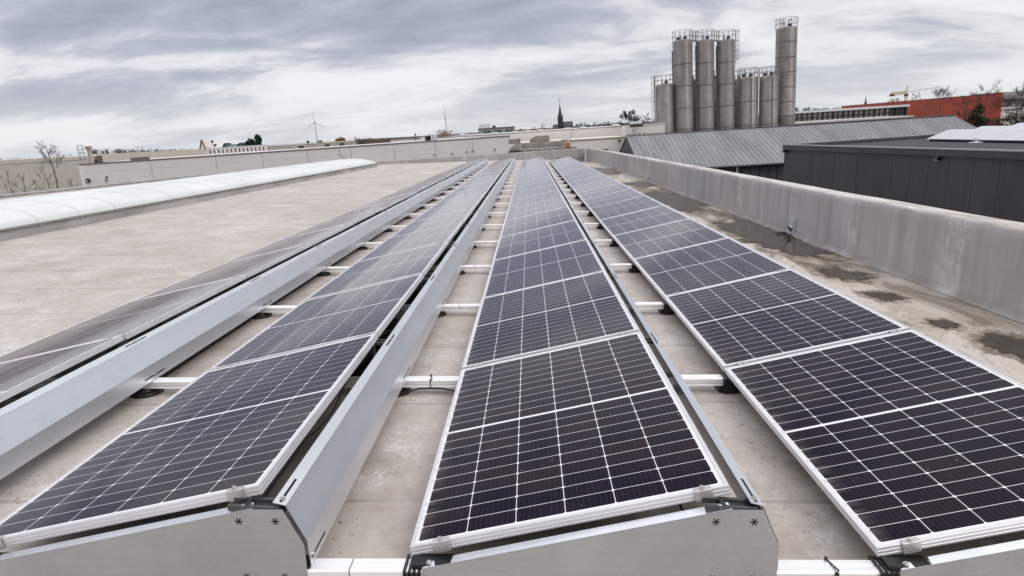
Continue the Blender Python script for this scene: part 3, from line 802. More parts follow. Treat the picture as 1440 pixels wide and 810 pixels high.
for u in (210, 302, 367, 431, 492, 553, 611, 664):
    t = frac_u(A0, A1, u)
    front_quad(A0, A1, t, t+.0011, 0, zA(t)-.05, .03).build('panel_joint', M['joint'], hall)
t0, t1 = frac_u(A0, A1, 184), frac_u(A0, A1, 211)
front_quad(A0, A1, t0, t1, zA(t0)+.101, zA(t0)+.42, .02).build('roof_upstand', M['coping'], hall)
t0 = frac_u(A0, A1, 110)
front_quad(A0, A1, 0, .006, 0, A0.z-.05, .06).build('corner_trim', M['white'], hall)
t0, t1 = frac_u(A0, A1, 587), frac_u(A0, A1, 612)
front_quad(A0, A1, t0, t1, 3, zA(t0)-1.35, .04).build('door_panel', M['pale'], hall)
for k_, (u, v) in enumerate(((122.5, 254), (149, 249), (149, 253.5), (665, 211.5), (657, 213), (696, 210), (612, 217), (636, 216))):
    t = frac_u(A0, A1, u); q = Vector((A0.x+(A1.x-A0.x)*t, A0.y+(A1.y-A0.y)*t)); p = at(u, v, q.y-.3)
    if k_ == 0:
        o = thing('wall_lamp', 'round dark lamp on the pale hall wall at far left', 'lamp', T(p))
        MB().tube([(0, .25, 0), (0, 0, 0)], .26, 18, .22).build('housing', M['dark'], o, smooth=True)
        MB().box((-.12, -.03, -.10), (.12, -.001, .0)).build('lens', M['white'], o, smooth=True)
    else:
        o = thing('roof_pipe_end', 'small pipe stub %s on the pale hall wall' % ('near the left lamp, upper' if k_ == 1 else 'near the left lamp, lower' if k_ == 2 else 'above the far parapet, %s' % ('second from the right' if k_ == 3 else 'third from the right' if k_ == 4 else 'rightmost' if k_ == 5 else 'leftmost' if k_ == 6 else 'second from the left')), 'pipe', T(p))
        MB().tube([(0, .3, 0), (0, 0, 0), (.02, -.05, -.10)], .075, 10).build('pipe', M['dark'], o, smooth=True)
        MB().box((-.13, .281, -.12), (.13, .299, .12)).build('wall_plate', M['white'], o)

# --- tan hall far left, and the low hall behind it
B0 = at(-60, 228.5, 112); B1 = at(122, 219.6, 112)
h2 = bld('tan_hall', 'tan windowless hall behind the bare trees at far left', 'building')
wallrect(B0, B1, B0.z, 30, M['tan'], 'wall', h2, ztop2=B1.z)
front_quad(B0, B1, 0, 1, B0.z-.9, B0.z-.8, .05).build('ledge', M['joint'], h2)
C0 = at(135, 216.8, 108); C1 = at(289, 209.3, 118)
h3 = bld('beige_hall', 'flat beige block rising behind the pale hall, left of the striped building', 'building')
wallrect(C0, C1, C0.z, 20, M['tan'], 'wall', h3, ztop2=C1.z)
fc = front_quad(C0, C1, 0, .045, 6, C0.z-.3, .03).build('rusty_patch', M['brown'], h3)
for k_, u in enumerate((195, 203)):
    p = at(u, 214, 116)
# gable stub with chimney look at 283-290
p0 = at(281, 207, 119); p1 = at(288, 207, 119)
o = thing('gable_wall', 'narrow pale gable with brown peaked top beside the bare round tree', 'wall', T((p0.x, p0.y, 0)))
wd = (p1-p0).x
MB().prism([(0, 0), (wd*1.15, 0), (wd*1.15, 3), (0, 3)], 0, p0.z-.1).build('wall', M['cream'], o)
MB().extr([(0, p0.z-.1), (wd*1.1, p0.z-.1), (wd*.6, p0.z+1.25)], 0, 3.0).build('peak', M['cream'], o)
for x_ in (-.05, wd*1.15):
    MB().tube([(x_, -.06, p0.z-.4), (wd*.6, -.06, p0.z+1.35)], .13, 6).build('verge_board', M['brown'], o)
# --- striped building with a row of small windows
D0 = at(291, 209.5, 120); D1 = at(376, 205.5, 126)
D1.z = D0.z + .1
sb = bld('striped_building', 'long low cream building with a row of small dark windows', 'building')
wallrect(D0, D1, D0.z, 12, M['cream'], 'wall', sb, ztop2=D1.z)
front_quad(D0, D1, 0, 1, D0.z-.02, D0.z+.14, .06).build('roof_edge', M['white'], sb)
for i in range(14):
    t = .035 + i*.068
    front_quad(D0, D1, t, t+.021, D0.z-.95, D0.z-.25, .03).build('window', M['glassd'], sb)
E0 = at(378, 206, 128); E1 = at(500, 199.5, 140)
sb2 = bld('low_shed_row', 'row of low brownish sheds behind the pale hall, beyond the striped building', 'building')
wallrect(E0, E1, E0.z, 10, simple('weathered_wall', (.42, .36, .32), .85, 0, .3, .35), 'wall', sb2, ztop2=E1.z)
front_quad(E0, E1, 0, 1, E0.z-.02, E0.z+.16, .1).build('roof_edge', M['cream'], sb2)
for t in (.32, .62, .8): front_quad(E0, E1, t, t+.06, E0.z-1.0, E0.z-.3, .04).build('window', M['glassd'], sb2)
# --- brown flat building
G0 = at(502, 197.5, 150); G1 = at(548, 195, 152)
o = bld('brown_building', 'flat dark brown brick building on the skyline left of the white plant', 'building')
wallrect(G0, G1, G0.z, 14, M['brown'], 'wall', o, ztop2=G1.z)
front_quad(G0, G1, 0, .45, G0.z+.0, G0.z+.22, .1).build('roof_edge', M['coping'], o)
front_quad(G0, G1, .05, .25, G0.z-.9, G0.z-.35, .05).build('roller_door', M['dark'], o)
o = bld('white_low_block', 'low white block with flat roof between brown building and plant box', 'building')
G2 = at(549, 196, 140); G3 = at(592, 195, 140)
wallrect(G2, G3, G2.z, 12, M['cream'], 'wall', o, ztop2=G2.z)
front_quad(G2, G3, 0, 1, G2.z-.15, G2.z+.05, .08).build('roof_edge', M['coping'], o)
# --- plant box (grey drum like fan housing)
p = at(605, 199.5, 96)
o = thing('fan_housing', 'rounded grey fan housing with black square opening on the hall roof', 'ventilator', T(p))
s_ = 96/F
mb = MB(); prof = [(-8*s_, 0)]
for i in range(13):
    a = math.pi*i/12; prof.append((-8*s_*math.cos(a), 5*s_+5*s_*math.sin(a)))
prof += [(8*s_, 0)]
mb.extr(prof, 0, 1.8).build('housing', simple('plant_grey', (.42, .42, .44), .45, .4, .1, 1), o, smooth=True)
MB().box((-6*s_, -.04, 1.2*s_), (1.5*s_, -.002, 8.0*s_)).build('opening', M['hole'], o)
MB().box((1.7*s_, -.03, .8*s_), (2.5*s_, -.002, 8.6*s_)).build('frame_bar', M['white'], o)
for k_, (u, v, hgt) in enumerate(((585, 193.5, 8), (587.5, 191, 4))):
    pass
p = at(585, 199, 130)
o = thing('flue_pipe', 'thin grey flue standing on the skyline left of the fan housing', 'pipe', T((p.x, p.y, p.z-1.5)))
MB().tube([(0, 0, 0), (0, 0, 2.8)], .14, 10).build('pipe', M['coping'], o, smooth=True); MB().lathe([(.20, 2.81), (.22, 2.9), (.05, 3.1)], 12).build('cap', M['coping'], o)

# --- big white hall right of centre
K0 = at(612, 193.5, 112); K1 = at(905, 176.2, 112)
kz_ = (K0.z+K1.z)/2
big = bld('white_hall', 'large white flat hall with rooflights behind the concrete blocks', 'building')
wallrect(K0, K1, kz_, 60, M['cream'], 'wall', big)
front_quad(K0, K1, .0, 1, kz_-.02, kz_+.10, .08).build('roof_edge', M['joint'], big)
for u in (803,):
    t = frac_u(K0, K1, u); front_quad(K0, K1, t, t+.0016, 2, kz_-.05, .03).build('panel_joint', M['joint'], big)
# lower front volume
L0 = at(722, 204.0, 92); L1 = at(889, 193.0, 92)
lz = at(845, 195.6, 92).z
low = bld('white_annexe', 'lower white annexe with stained roof edge in front of the white hall', 'building')
wallrect(L0, L1, lz, 18.5, M['cream'], 'wall', low)
front_quad(L0, L1, 0, 1, lz-.02, lz+.16, .10).build('roof_edge', simple('stained_edge', (.40, .33, .22), .8, 0, .5, .9), low)
t0, t1 = frac_u(L0, L1, 843), frac_u(L0, L1, 855)
front_quad(L0, L1, t0, t1, lz-3.2, lz-1.45, .05).build('window', simple('red_brown_frame', (.10, .025, .022), .6), low)
t = frac_u(L0, L1, 871); pz = at(871, 197.8, 92)
o = thing('wall_lamp', 'small dark lamp near the top of the white annexe wall', 'lamp', T((pz.x, pz.y-.15, pz.z)))
MB().lathe([(.08, -.14), (.17, -.10), (.17, .08), (.07, .14)], 14).build('housing', M['dark'], o, smooth=True)
MB().box((-.05, .1, -.04), (.05, .16, .05)).build('mount', M['white'], o)
# taller block by the silos
N0 = at(889, 176.5, 86); N1 = at(935, 173.5, 86)
o = bld('white_block', 'small white block with two tiny windows left of the silos', 'building')
wallrect(N0, N1, N0.z, 9, M['cream'], 'wall', o)
front_quad(N0, N1, 0, 1, N0.z-.02, N0.z+.10, .08).build('roof_edge', M['white'], o)
for u in (899, 905.5):
    t = frac_u(N0, N1, u); front_quad(N0, N1, t, t+.03, N0.z-1.25, N0.z-1.0, .03).build('window', M['glassd'], o)
# dome rooflights
for k_, (u, v, wpx) in enumerate(((650, 191, 9), (697, 189, 10), (724, 187.5, 12), (742, 186.3, 12), (760, 185, 10), (799, 182.5, 19), (820.5, 180.7, 11), (867, 177.6, 13), (896, 174.8, 17))):
    p = at(u, v, 84 if k_ == 8 else 113.5); s_ = p.y/F*wpx/2
    o = thing('rooflight_dome', ['pale dome rooflight on dark kerb, %s from the left on the white halls' % ORD[k_], ][0], 'rooflight', T((p.x, p.y+s_, p.z-.35)), 'dome rooflights on the white halls')
    MB().box((-s_, -s_*.6, 0), (s_, s_*.6, .42)).build('kerb', M['dark'], o)
    mb = MB(); prof = [(-s_*.95, .421)] + [(-s_*.95*math.cos(math.pi*i/10), .421+.32*math.sin(math.pi*i/10)) for i in range(1, 10)] + [(s_*.95, .421)]
    mb.extr(prof, -s_*.57, s_*.57).build('dome', M['opal'], o, smooth=True)

# --- stacked concrete blocks
def cblock(label, u0, u1, vt, vb, D, dep, kind='concrete_block', slant=None):
    a = at(u0, vb, D); b_ = at(u1, vb, D); top = at((u0+u1)/2, vt, D).z; bot = min(a.z, b_.z)
    bot = at((u0+u1)/2, vb, D).z
    o = thing(kind, label, 'concrete block', T((a.x, D, bot)), 'stacked rough concrete blocks beyond the far parapet')
    wd_ = b_.x-a.x; h_ = top-bot
    if slant: mb = MB().extr([(0, 0), (wd_, 0), (wd_, h_), (wd_*slant, h_), (0, h_*.42)], 0, dep)
    else: mb = MB().box((0, 0, 0), (wd_, dep, h_))
    q = mb.build('block', M['concrete'], o); bevel(q, .05, 2)
    return o
# retaining wall carrying them
Q0 = at(714, 206, 66); Q1 = at(811, 206, 66); qz = at(762, 209.5, 66).z
o = thing('retaining_wall', 'stained concrete wall below the stacked blocks, beyond the far parapet', 'wall', T((Q0.x, 66, 0)))
MB().box((0, 0, 0), (Q1.x-Q0.x, 1.2, qz)).build('wall', M['concrete'], o)
cblock('slanted concrete piece at the left foot of the block stack', 717, 733, 202.5, 212, 65.2, .7, slant=.75)
cblock('square concrete block at the upper left of the stack', 715.5, 727, 195.5, 202, 66.3, .8)
cblock('narrow dark block leaning at the right of the upper left block', 727.4, 732, 194.5, 202.0, 66.5, .8)
cblock('first long block of the lower course from the left', 733.5, 755, 201.5, 209, 66.1, .9)
cblock('middle block of the lower course with rain stains', 755.4, 781, 200.5, 207.5, 66.1, .9)
cblock('ribbed block of the lower course next to the orange barrel', 781.4, 800, 199, 206.5, 66.1, .9)
cblock('big chamfered block lying on top of the stack', 745, 773, 190.8, 199.5, 66.2, .9, slant=.3)
cblock('upper right block above the orange barrel', 789.5, 803.5, 196.0, 199.0, 66.2, .9)
p = at(799.5, 207.5, 65.2)
o = thing('barrel', 'rusty orange barrel standing at the right end of the concrete blocks', 'barrel', T((p.x, p.y, p.z-.2)))
MB().lathe([(.20, 0), (.21, .05), (.21, .28), (.225, .30), (.21, .32), (.21, .62), (.12, .75)], 16).build('body', simple('rusty_orange', (.33, .13, .04), .7, 0, .4, 3), o, smooth=True)
MB().lathe([(.10, .76), (.03, 1.0)], 10).build('neck', M['cream'], o, smooth=True)
p = at(811, 205, 65.5)

# --- chimney pipe and rack far left
p = at(129.5, 231, 74); t = at(123.6, 202, 74)
o = thing('chimney_pipe', 'leaning pinkish metal flue pipe on the left end of the pale hall', 'chimney', T((p.x, p.y, p.z-.4)))
d_ = t-p
MB().tube([(0, 0, -.5), (d_.x*.1, 0, d_.z)], .24, 14, .22).build('pipe', simple('pink_grey_flue', (.40, .32, .31), .5, .3, .15, 1.5), o, smooth=True)
MB().lathe([(.30, 0), (.36, .03), (.36, .30), (.30, .36)], 16, (d_.x*.1, 0, d_.z-.25)).build('cap', simple('flue_cap', (.33, .22, .20), .6, .2), o, smooth=True)
o = thing('lattice_frame', 'thin metal lattice frame standing left of the chimney pipe', 'frame', T(at(115, 218, 100)))
mb = MB(); s_ = 100/F
for x_ in (-4.6, -2.4, 2.2, 4.6): mb.tube([(x_*s_, 0, -.8), (x_*s_, 0, 13*s_)], .035, 5)
mb.build('uprights', M['coping'], o)
mb = MB()
for z_ in (3, 8, 13): mb.tube([(-4.6*s_, .05, z_*s_), (4.6*s_, .05, z_*s_)], .035, 5)
mb.build('crossbars', M['coping'], o)
mb = MB(); mb.tube([(-2.4*s_, -.05, 0), (2.2*s_, -.05, 8*s_)], .025, 5); mb.build('brace', M['coping'], o)
p = at(137, 230, 75)
o = thing('roof_hatch', 'dark curved vent cowl to the right of the chimney pipe', 'ventilator', T((p.x, p.y, p.z-.3)))
MB().extr([(-.35, 0), (-.35, .5), (-.1, .9), (.25, .55), (.4, 0)], 0, .6).build('cowl', M['dark'], o)
MB().box((-.30, -.03, .05), (.1, -.005, .42)).build('opening', M['hole'], o)

# --- corrugated shed
SR0 = at(881, 193.2, 60); SR1 = at(1340.5, 160.3, 60); rz = (SR0.z+SR1.z)/2
run_, dzr = 8.08, 2.72
shed = bld('corrugated_shed', 'long shed with grey ribbed metal gable roof behind the right parapet', 'building')
x0_, x1_ = SR0.x, SR1.x
mb = MB(); rib = .42; nr = int((x1_-x0_)/rib); prof = []
ysl = Vector((0, -run_, -dzr)); 
def slope(sgn):
    mb = MB(); pts_ = []
    for i in range(nr):
        xa = x0_ + i*rib
        for dx_, h_ in ((0, 0), (rib-.10, 0), (rib-.075, .045), (rib-.025, .045)):
            pts_.append((xa+dx_, h_))
    pts_.append((x0_+nr*rib, 0))
    for x_, h_ in pts_:
        mb.v.append(Vector((x_, 60, rz+h_))); mb.v.append(Vector((x_, 60-sgn*run_, rz-dzr+h_)))
        mb.v.append(Vector((x_, 60, rz-.08))); mb.v.append(Vector((x_, 60-sgn*run_, rz-dzr-.08)))
    for i in range(len(pts_)-1):
        a = i*4; b_ = a+4
        mb.f += [(a, b_, b_+1, a+1), (a+2, a+3, b_+3, b_+2), (a+1, b_+1, b_+3, a+3)]
    return mb
mt, n, b = newmat('ribbed_roof_sheet'); o_ = objc(n)
f1 = nz(n, o_, .5, 5, .6, .2, (1.5, .3, .3)); f2 = nz(n, o_, 3, 4, .6)
c = ramp(n, (f1*.7 + f2*.3), [(.35, (.17, .17, .178)), (.5, (.23, .23, .24)), (.65, (.29, .29, .298))])
setp(n, b, col=c, rough=.5, metal=.35); M['rib'] = mt
slope(1).build('roof_front', M['rib'], shed, fixn=False); slope(-1).build('roof_back', M['rib'], shed, fixn=False)
MB().box((x0_-.05, 59.85, rz+.046), (x1_+.05, 60.15, rz+.085)).build('ridge_cap', simple('ridge_dark', (.12, .12, .13), .5, .3), shed)
gm = MB(); gm.add([(x0_+.05, 60, rz-.09), (x0_+.05, 60-run_+.3, rz-dzr-.09), (x0_+.05, 60-run_+.3, 0), (x0_+.05, 60+run_-.3, 0), (x0_+.05, 60+run_-.3, rz-dzr-.09),
                   (x1_-.05, 60, rz-.09), (x1_-.05, 60-run_+.3, rz-dzr-.09), (x1_-.05, 60-run_+.3, 0), (x1_-.05, 60+run_-.3, 0), (x1_-.05, 60+run_-.3, rz-dzr-.09)],
                  [(0, 1, 2, 3, 4), (9, 8, 7, 6, 5), (1, 6, 7, 2), (4, 3, 8, 9)])
gm.build('wall', simple('dark_shed_cladding', (.055, .055, .06), .6, .1, .15, .8), shed)
mb = MB()
for i in range(60): xx = x0_+.3+i*.72; mb.box((xx, 60-run_+.24, 0), (xx+.06, 60-run_+.299, rz-dzr-.12))
mb.build('cladding_ribs', M['dark'], shed)
for x_ in (x0_-.03, x1_-.01):
    mb = MB(); mb.add([(x_, 60, rz+.05), (x_, 60-run_, rz-dzr+.05), (x_, 60-run_, rz-dzr-.15), (x_, 60, rz-.15), (x_+.05, 60, rz+.05), (x_+.05, 60-run_, rz-dzr+.05), (x_+.05, 60-run_, rz-dzr-.15), (x_+.05, 60, rz-.15)], [(0,1,2,3),(7,6,5,4),(0,4,5,1),(3,2,6,7)])
    mb.build('verge_trim', M['rib'], shed)
MB().tube([(x0_, 60-run_-.08, rz-dzr-.03), (x1_, 60-run_-.08, rz-dzr-.03)], .09, 8).build('gutter', M['coping'], shed)
px_ = at(1037, 240, 60-run_).x
MB().tube([(px_, 60-run_-.05, rz-dzr-.05), (px_, 60-run_+.1, rz-dzr-.5), (px_, 60-run_+.1, 2)], .05, 8).build('downpipe', M['white'], shed)

# --- anthracite building
drop = 2.0; AZ = CAMZ-drop
P1 = atz(1103.5, 203.7, AZ); P2 = atz(1440, 212.7, AZ)
dv = (P2-P1); P2e = P1 + dv*1.6; dn = Vector((dv.x, dv.y)).normalized(); bk = Vector((-dn.y, dn.x))
if bk.x < 0: bk = -bk
wid = 34
anth = bld('dark_grey_building', 'dark grey panel clad building beyond the right parapet', 'building')
poly = [(P1.x, P1.y), (P2e.x, P2e.y), (P2e.x+bk.x*wid, P2e.y+bk.y*wid), (P1.x+bk.x*wid, P1.y+bk.y*wid)]
mt, n, b = newmat('anthracite_panel'); o_ = objc(n)
f1 = nz(n, o_, .35, 5, .6, .3); f2 = nz(n, o_, 2.5, 4, .6, .2, (1, 1, .15))
c = ramp(n, (f1*.6+f2*.4), [(.35, (.052, .050, .054)), (.5, (.066, .063, .067)), (.65, (.080, .077, .080))])
setp(n, b, col=c, rough=.42, metal=.0, spec=.4); M['anth'] = mt
MB().prism(poly, 0, AZ-.30).build('wall', M['anth'], anth)
def inset(k): 
    c_ = Vector((sum(p[0] for p in poly)/4, sum(p[1] for p in poly)/4)); return [tuple(c_+(Vector(p)-c_)*(1-k/20)) for p in poly]
MB().prism(inset(.35), AZ-.28, AZ-.21).build('roof', simple('bitumen_roof', (.052, .046, .045), .85, 0, .3, .5, bmp=.2), anth)
# coping frame as four bars
cpm = MB(); off = .12
def barpoly(a, b_, w_):
    a = Vector(a); b_ = Vector(b_); d = (b_-a).normalized(); nn_ = Vector((-d.y, d.x)); return [tuple(a-nn_*w_), tuple(b_-nn_*w_), tuple(b_+nn_*w_), tuple(a+nn_*w_)]
for i in range(4):
    bp = barpoly(poly[i], poly[(i+1) % 4], .13)
    MB().prism(bp, AZ-.298, AZ-.02+.001*i).build('coping', M['anth'], anth)
    bp = barpoly(poly[i], poly[(i+1) % 4], .150)
    MB().prism(bp, AZ-.018+.001*i, AZ+.035+.001*i).build('coping_cap', simple('coping_cap_grey', (.34, .34, .34), .35, .5), anth)
pt0, pt1 = poly[0], poly[1]
L_ = (Vector(pt1)-Vector(pt0)).length; PA, PB = (*pt0, AZ), (*pt1, AZ)
for u in (1141, 1173, 1205, 1230, 1254, 1279, 1305, 1333, 1368, 1404.5):
    t = frac_u((P1.x, P1.y, P1.z-1), (P2e.x, P2e.y, P1.z-1), u)
    a = Vector(pt0)+(Vector(pt1)-Vector(pt0))*t; d = dn*.007; nn_ = -bk
    MB().prism([tuple(a-d), tuple(a+d), tuple(a+d+nn_*.006), tuple(a-d+nn_*.006)], .5, AZ-.305).build('panel_joint', simple('dark_joint', (.036, .035, .037), .7), anth)  # thin dark seams between the cladding panels
def wallspot(u, v):
    # point on the anthracite face at pixel
    d = dirpx(u, v); nrm = Vector((bk.x, bk.y, 0)); s = (Vector((P1.x, P1.y, 0)) - cam_pos).dot(nrm)/d.dot(nrm); return cam_pos + d*s
for k_, (u, v, s_, lab) in enumerate(((1321, 223.5, 1., 'dark wall floodlight with bright lens in the middle of the dark grey wall'), (1106, 213, 1.1, 'dark floodlight at the left corner of the dark grey wall'))):
    p = wallspot(u, v); ang = math.atan2(-bk.y, -bk.x)
    o = thing('wall_lamp', lab, 'lamp', T(p) @ Matrix.Rotation(ang, 4, 'Z') @ Matrix.Scale(s_, 4))
    MB().box((.001, -.06, -.06), (.03, .06, .06)).build('mount', M['black'], o)
    bevel(MB().add([(.02, -.11, .10), (.02, .11, .10), (.16, .11, .13), (.16, -.11, .13), (.04, -.11, -.08), (.04, .11, -.08), (.24, .11, -.01), (.24, -.11, -.01)], [(0,3,2,1),(4,5,6,7),(0,1,5,4),(1,2,6,5),(2,3,7,6),(3,0,4,7)]).build('housing', M['black'], o), .012)
    MB().add([(.06, -.08, -.082), (.06, .08, -.082), (.22, .08, -.022), (.22, -.08, -.022), (.06, -.08, -.095), (.06, .08, -.095), (.225, .08, -.036), (.225, -.08, -.036)], [(0,3,2,1),(4,5,6,7),(0,1,5,4),(1,2,6,5),(2,3,7,6),(3,0,4,7)]).build('lens', M['white'], o)
# white vaulted rooflights on its roof
RZ_ = AZ-.205
def vault(label, uf, vf, wf, length, zoff=0.):
    """rooflight starting at pixel of its low left tip; runs away from camera to the right"""
M['pvc'] = simple('white_rooflight', (.60, .60, .635), .4, 0, .05, .8)
qa_, qb_ = atz(1303, 195.3, RZ_+.14), atz(1440, 197.6, RZ_+.14)
RLA = math.atan2(qb_.y-qa_.y, qb_.x-qa_.x)
def rl(label, e0, wd_, ln, hgt, kz2=.14):
    """hipped rooflight: its far lower corner stands at the roof point seen at pixel e0, the long edge runs towards the camera"""
    q0_ = atz(*e0, RZ_+kz2)
    o = thing('roof_hood', label, 'rooflight', T((q0_.x, q0_.y, RZ_)) @ Matrix.Rotation(RLA, 4, 'Z'), 'white hipped rooflights on the dark grey building')
    MB().box((.12, .12, 0), (ln-.12, wd_-.12, kz2-.02)).build('kerb', M['black'], o)
    z0 = kz2-.019; mb = MB(); s1_ = .95; a1_ = .45
    vs_ = [(0, 0, z0), (ln, 0, z0), (ln, wd_, z0), (0, wd_, z0), (a1_, s1_, z0+hgt), (ln-a1_, s1_, z0+hgt), (ln-a1_, wd_-s1_, z0+hgt), (a1_, wd_-s1_, z0+hgt),
           (0, 0, z0+.03), (ln, 0, z0+.03), (ln, wd_, z0+.03), (0, wd_, z0+.03)]
    mb.add(vs_, [(3, 2, 1, 0), (0, 1, 9, 8), (1, 2, 10, 9), (2, 3, 11, 10), (3, 0, 8, 11), (8, 9, 5, 4), (9, 10, 6, 5), (10, 11, 7, 6), (11, 8, 4, 7), (4, 5, 6, 7)])
    mb.build('hood', M['pvc'], o)
    for q in range(1, int(ln/1.6)):
        xq = q*1.6
        MB().add([(xq-.01, .0, z0+.033), (xq+.01, .0, z0+.033), (xq+.01, s1_, z0+hgt+.003), (xq-.01, s1_, z0+hgt+.003)], [(0, 1, 2, 3)]).build('seam', simple('rooflight_seam', (.50, .50, .55), .5), o, fixn=False)
rl('nearest white rooflight on the dark roof behind the small vent', (1303, 195.3), 2.2, 11, .50)
rl('second white rooflight on the dark roof rising behind the nearest one', (1350, 190.0), 2.2, 11, .50)
rl('farthest white rooflight showing at the right edge of the photo', (1402, 185.2), 2.2, 11, .50)
p = atz(1373, 200.5, RZ_)
o = thing('roof_vent', 'small white mushroom vent on a round base on the dark roof', 'ventilator', T(p))
MB().lathe([(.36, 0), (.36, .02), (.12, .05)], 20).build('base', M['pvc'], o, smooth=True)
MB().lathe([(.10, .051), (.10, .12), (.14, .13), (.14, .22), (.08, .26)], 16).build('cap', M['pvc'], o, smooth=True)

# ================================================================== SILOS
def silo_mat(name, k=1.0, patch=None):
    mt, n, b = newmat(name); o = objc(n); x, y, z = sep(n, o)
    st = nz(n, o, 1.3, 5, .6, .1, (1.6, 1.6, .05)); s2 = nz(n, o, .5, 4, .6, .3)
    s3 = nz(n, o, 7, 3, .6, .1, (1, 1, .05))
    c = ramp(n, (st*.5+s2*.35+s3*.15), [(.36, (.15*k, .128*k, .118*k)), (.46, (.245*k, .218*k, .205*k)), (.56, (.34*k, .315*k, .302*k)), (.68, (.46*k, .435*k, .42*k))])
    if patch:
        z0, z1 = patch; c = mix(n, z.gt(z0)*z.lt(z1)*.55, c, (.10*k, .098*k, .098*k))
    setp(n, b, col=c, metal=.45, rough=.45, normal=bump(n, s2, .08, .05)); return mt
M['silo'] = silo_mat('weathered_stainless'); M['silo2'] = silo_mat('pale_stainless', 1.18); 
M['lad'] = simple('galvanised_rail', (.30, .27, .26), .5, .4, .1, 2)
SD = 92.0
def silo(label, ul, ur, vt, D=SD, mat='silo', rings=(), cage=None, group='steel silos behind the shed', pipe=None, hatch=1, hand=True, gz=0, patch=None, rail_h=1.25):
    a = at(ul, vt, D); b_ = at(ur, vt, D); R_ = (b_.x-a.x)/2; cx_ = (a.x+b_.x)/2; zt_ = (a.z+b_.z)/2
    o = thing('silo', label, 'silo', T((cx_+.025*zt_, D, 0)) @ Matrix.Rotation(-.025, 4, 'Y'), group)
    prof = [(R_, 0), (R_, zt_-.12), (R_*.985, zt_-.03), (R_*.9, zt_+.03), (R_*.3, zt_+.22), (.05, zt_+.26)]
    m_ = M[mat]
    if patch: m_ = silo_mat('weathered_stainless_patched', 1.1, (zt_-patch[1], zt_-patch[0]))
    MB().lathe(prof, 48).build('body', m_, o, smooth=True)
    for h_ in rings: 
        MB().lathe([(R_+.001, -.05), (R_+.014, -.05), (R_+.014, .05), (R_+.001, .05)], 40, (0, 0, zt_-h_)).build('weld_band', simple('weld_band_steel', (.12, .10, .095), .5, .3), o, smooth=True)
    if hand:
        Rr = R_*1.03; mb = MB()
        for h_ in (rail_h*.5, rail_h):
            mb.tube([(Rr*math.cos(2*math.pi*i/24), Rr*math.sin(2*math.pi*i/24), zt_+h_) for i in range(25)], .030, 5)
        for i in range(12):
            q = 2*math.pi*i/12; mb.tube([(Rr*math.cos(q), Rr*math.sin(q), zt_-.05), (Rr*math.cos(q), Rr*math.sin(q), zt_+rail_h)], .028, 5)
        mb.lathe([(Rr-.02, .02), (Rr+.02, .02), (Rr+.02, .14), (Rr-.02, .14)], 24, (0, 0, zt_)) if False else None
        mb.build('guard_rail', M['lad'], o)
    for q in range(hatch):
        ang = 1.2+q*2.1
        hm = MB().lathe([(.22, 0), (.22, .3), (.30, .32), (.30, .42), (.05, .5)], 14, (.45*R_*math.cos(ang), -.5*R_*abs(math.sin(ang)), zt_+.05)); hm.build('hatch', M['dark'], o, smooth=True)
    MB().tube([(-.25*R_, -.3, zt_), (-.25*R_, -.3, zt_+.75)], .06, 8).build('vent_pipe', M['dark'], o, smooth=True)
    if cage:
        side, z_hi, z_lo, wdt = cage     # side -1 left / +1 right (along x), heights relative to top
        xa, xb = side*(R_+.12), side*(R_+.12+wdt)
        mb = MB()
        for y_ in (-.22, .22): mb.tube([(xa, y_, zt_+z_lo), (xa, y_, zt_+z_hi)], .025, 5)
        zz = zt_+z_lo
        while zz < zt_+z_hi: mb.tube([(xa, -.22, zz), (xa, .22, zz)], .014, 4); zz += .3
        mb.build('ladder', M['lad'], o)
        mb = MB(); zz = zt_+max(z_lo+.6, -99)
        xc = (xa+xb)/2; rr_ = abs(xb-xa)/2
        while zz <= zt_+z_hi+.01:
            mb.tube([(xc+rr_*math.cos(a_), .34*math.sin(a_), zz) for a_ in [2*math.pi*i/12 for i in range(13)]], .022, 4); zz += 1.25
        for a_ in (0, 1.05, 2.1, 4.2, 5.25): mb.tube([(xc+rr_*math.cos(a_), .34*math.sin(a_), zt_+z_lo+.6), (xc+rr_*math.cos(a_), .34*math.sin(a_), zt_+z_hi)], .018, 4)
        mb.build('ladder_cage', M['lad'], o)
    if pipe:
        for ang, up_ in pipe:
            xx, yy_ = (R_+.09)*math.cos(ang), (R_+.09)*math.sin(ang)
            pts_ = [(xx, yy_, 1), (xx, yy_, zt_+up_)]
            if up_ > .2: pts_ += [(xx*.92, yy_*.92, zt_+up_+.25), (xx*.70, yy_*.70, zt_+up_+.32), (xx*.5, yy_*.5, zt_+.2)]
            MB().tube(pts_, .075, 8).build('fill_pipe', simple('pale_pipe', (.38, .34, .33), .4, .4) if up_ > .2 else M['lad'], o, smooth=True)
    return o, cx_, zt_, R_
s1 = silo('tall silo with guard rail, leftmost of the three tall ones', 946.0, 973.2, 57.5, rings=(3.1, 6.0, 9.0, 11.9, 14.5), pipe=[(math.pi*.98, -1.2)], hatch=2)
s2 = silo('tall silo in the middle of the three tall ones', 978.6, 1003.6, 57.2, rings=(3.0, 5.9, 8.9, 11.8, 14.5), pipe=[(math.pi*1.02, -.6)])
s3 = silo('tall silo, right one of the three tall ones, with short ladder cage', 1008.2, 1033.0, 57.0, rings=(2.9, 5.8, 8.7, 11.6, 14.4), cage=(1, 1.2, -3.2, .5), pipe=[(math.pi*1.0, -.6)])
silo('short silo at far left of the silo group with ladder cage', 921.5, 946.0, 119.2, rings=(), mat='silo', cage=(-1, 1.3, -9.0, .55), hatch=1, pipe=[(0, -.5)])
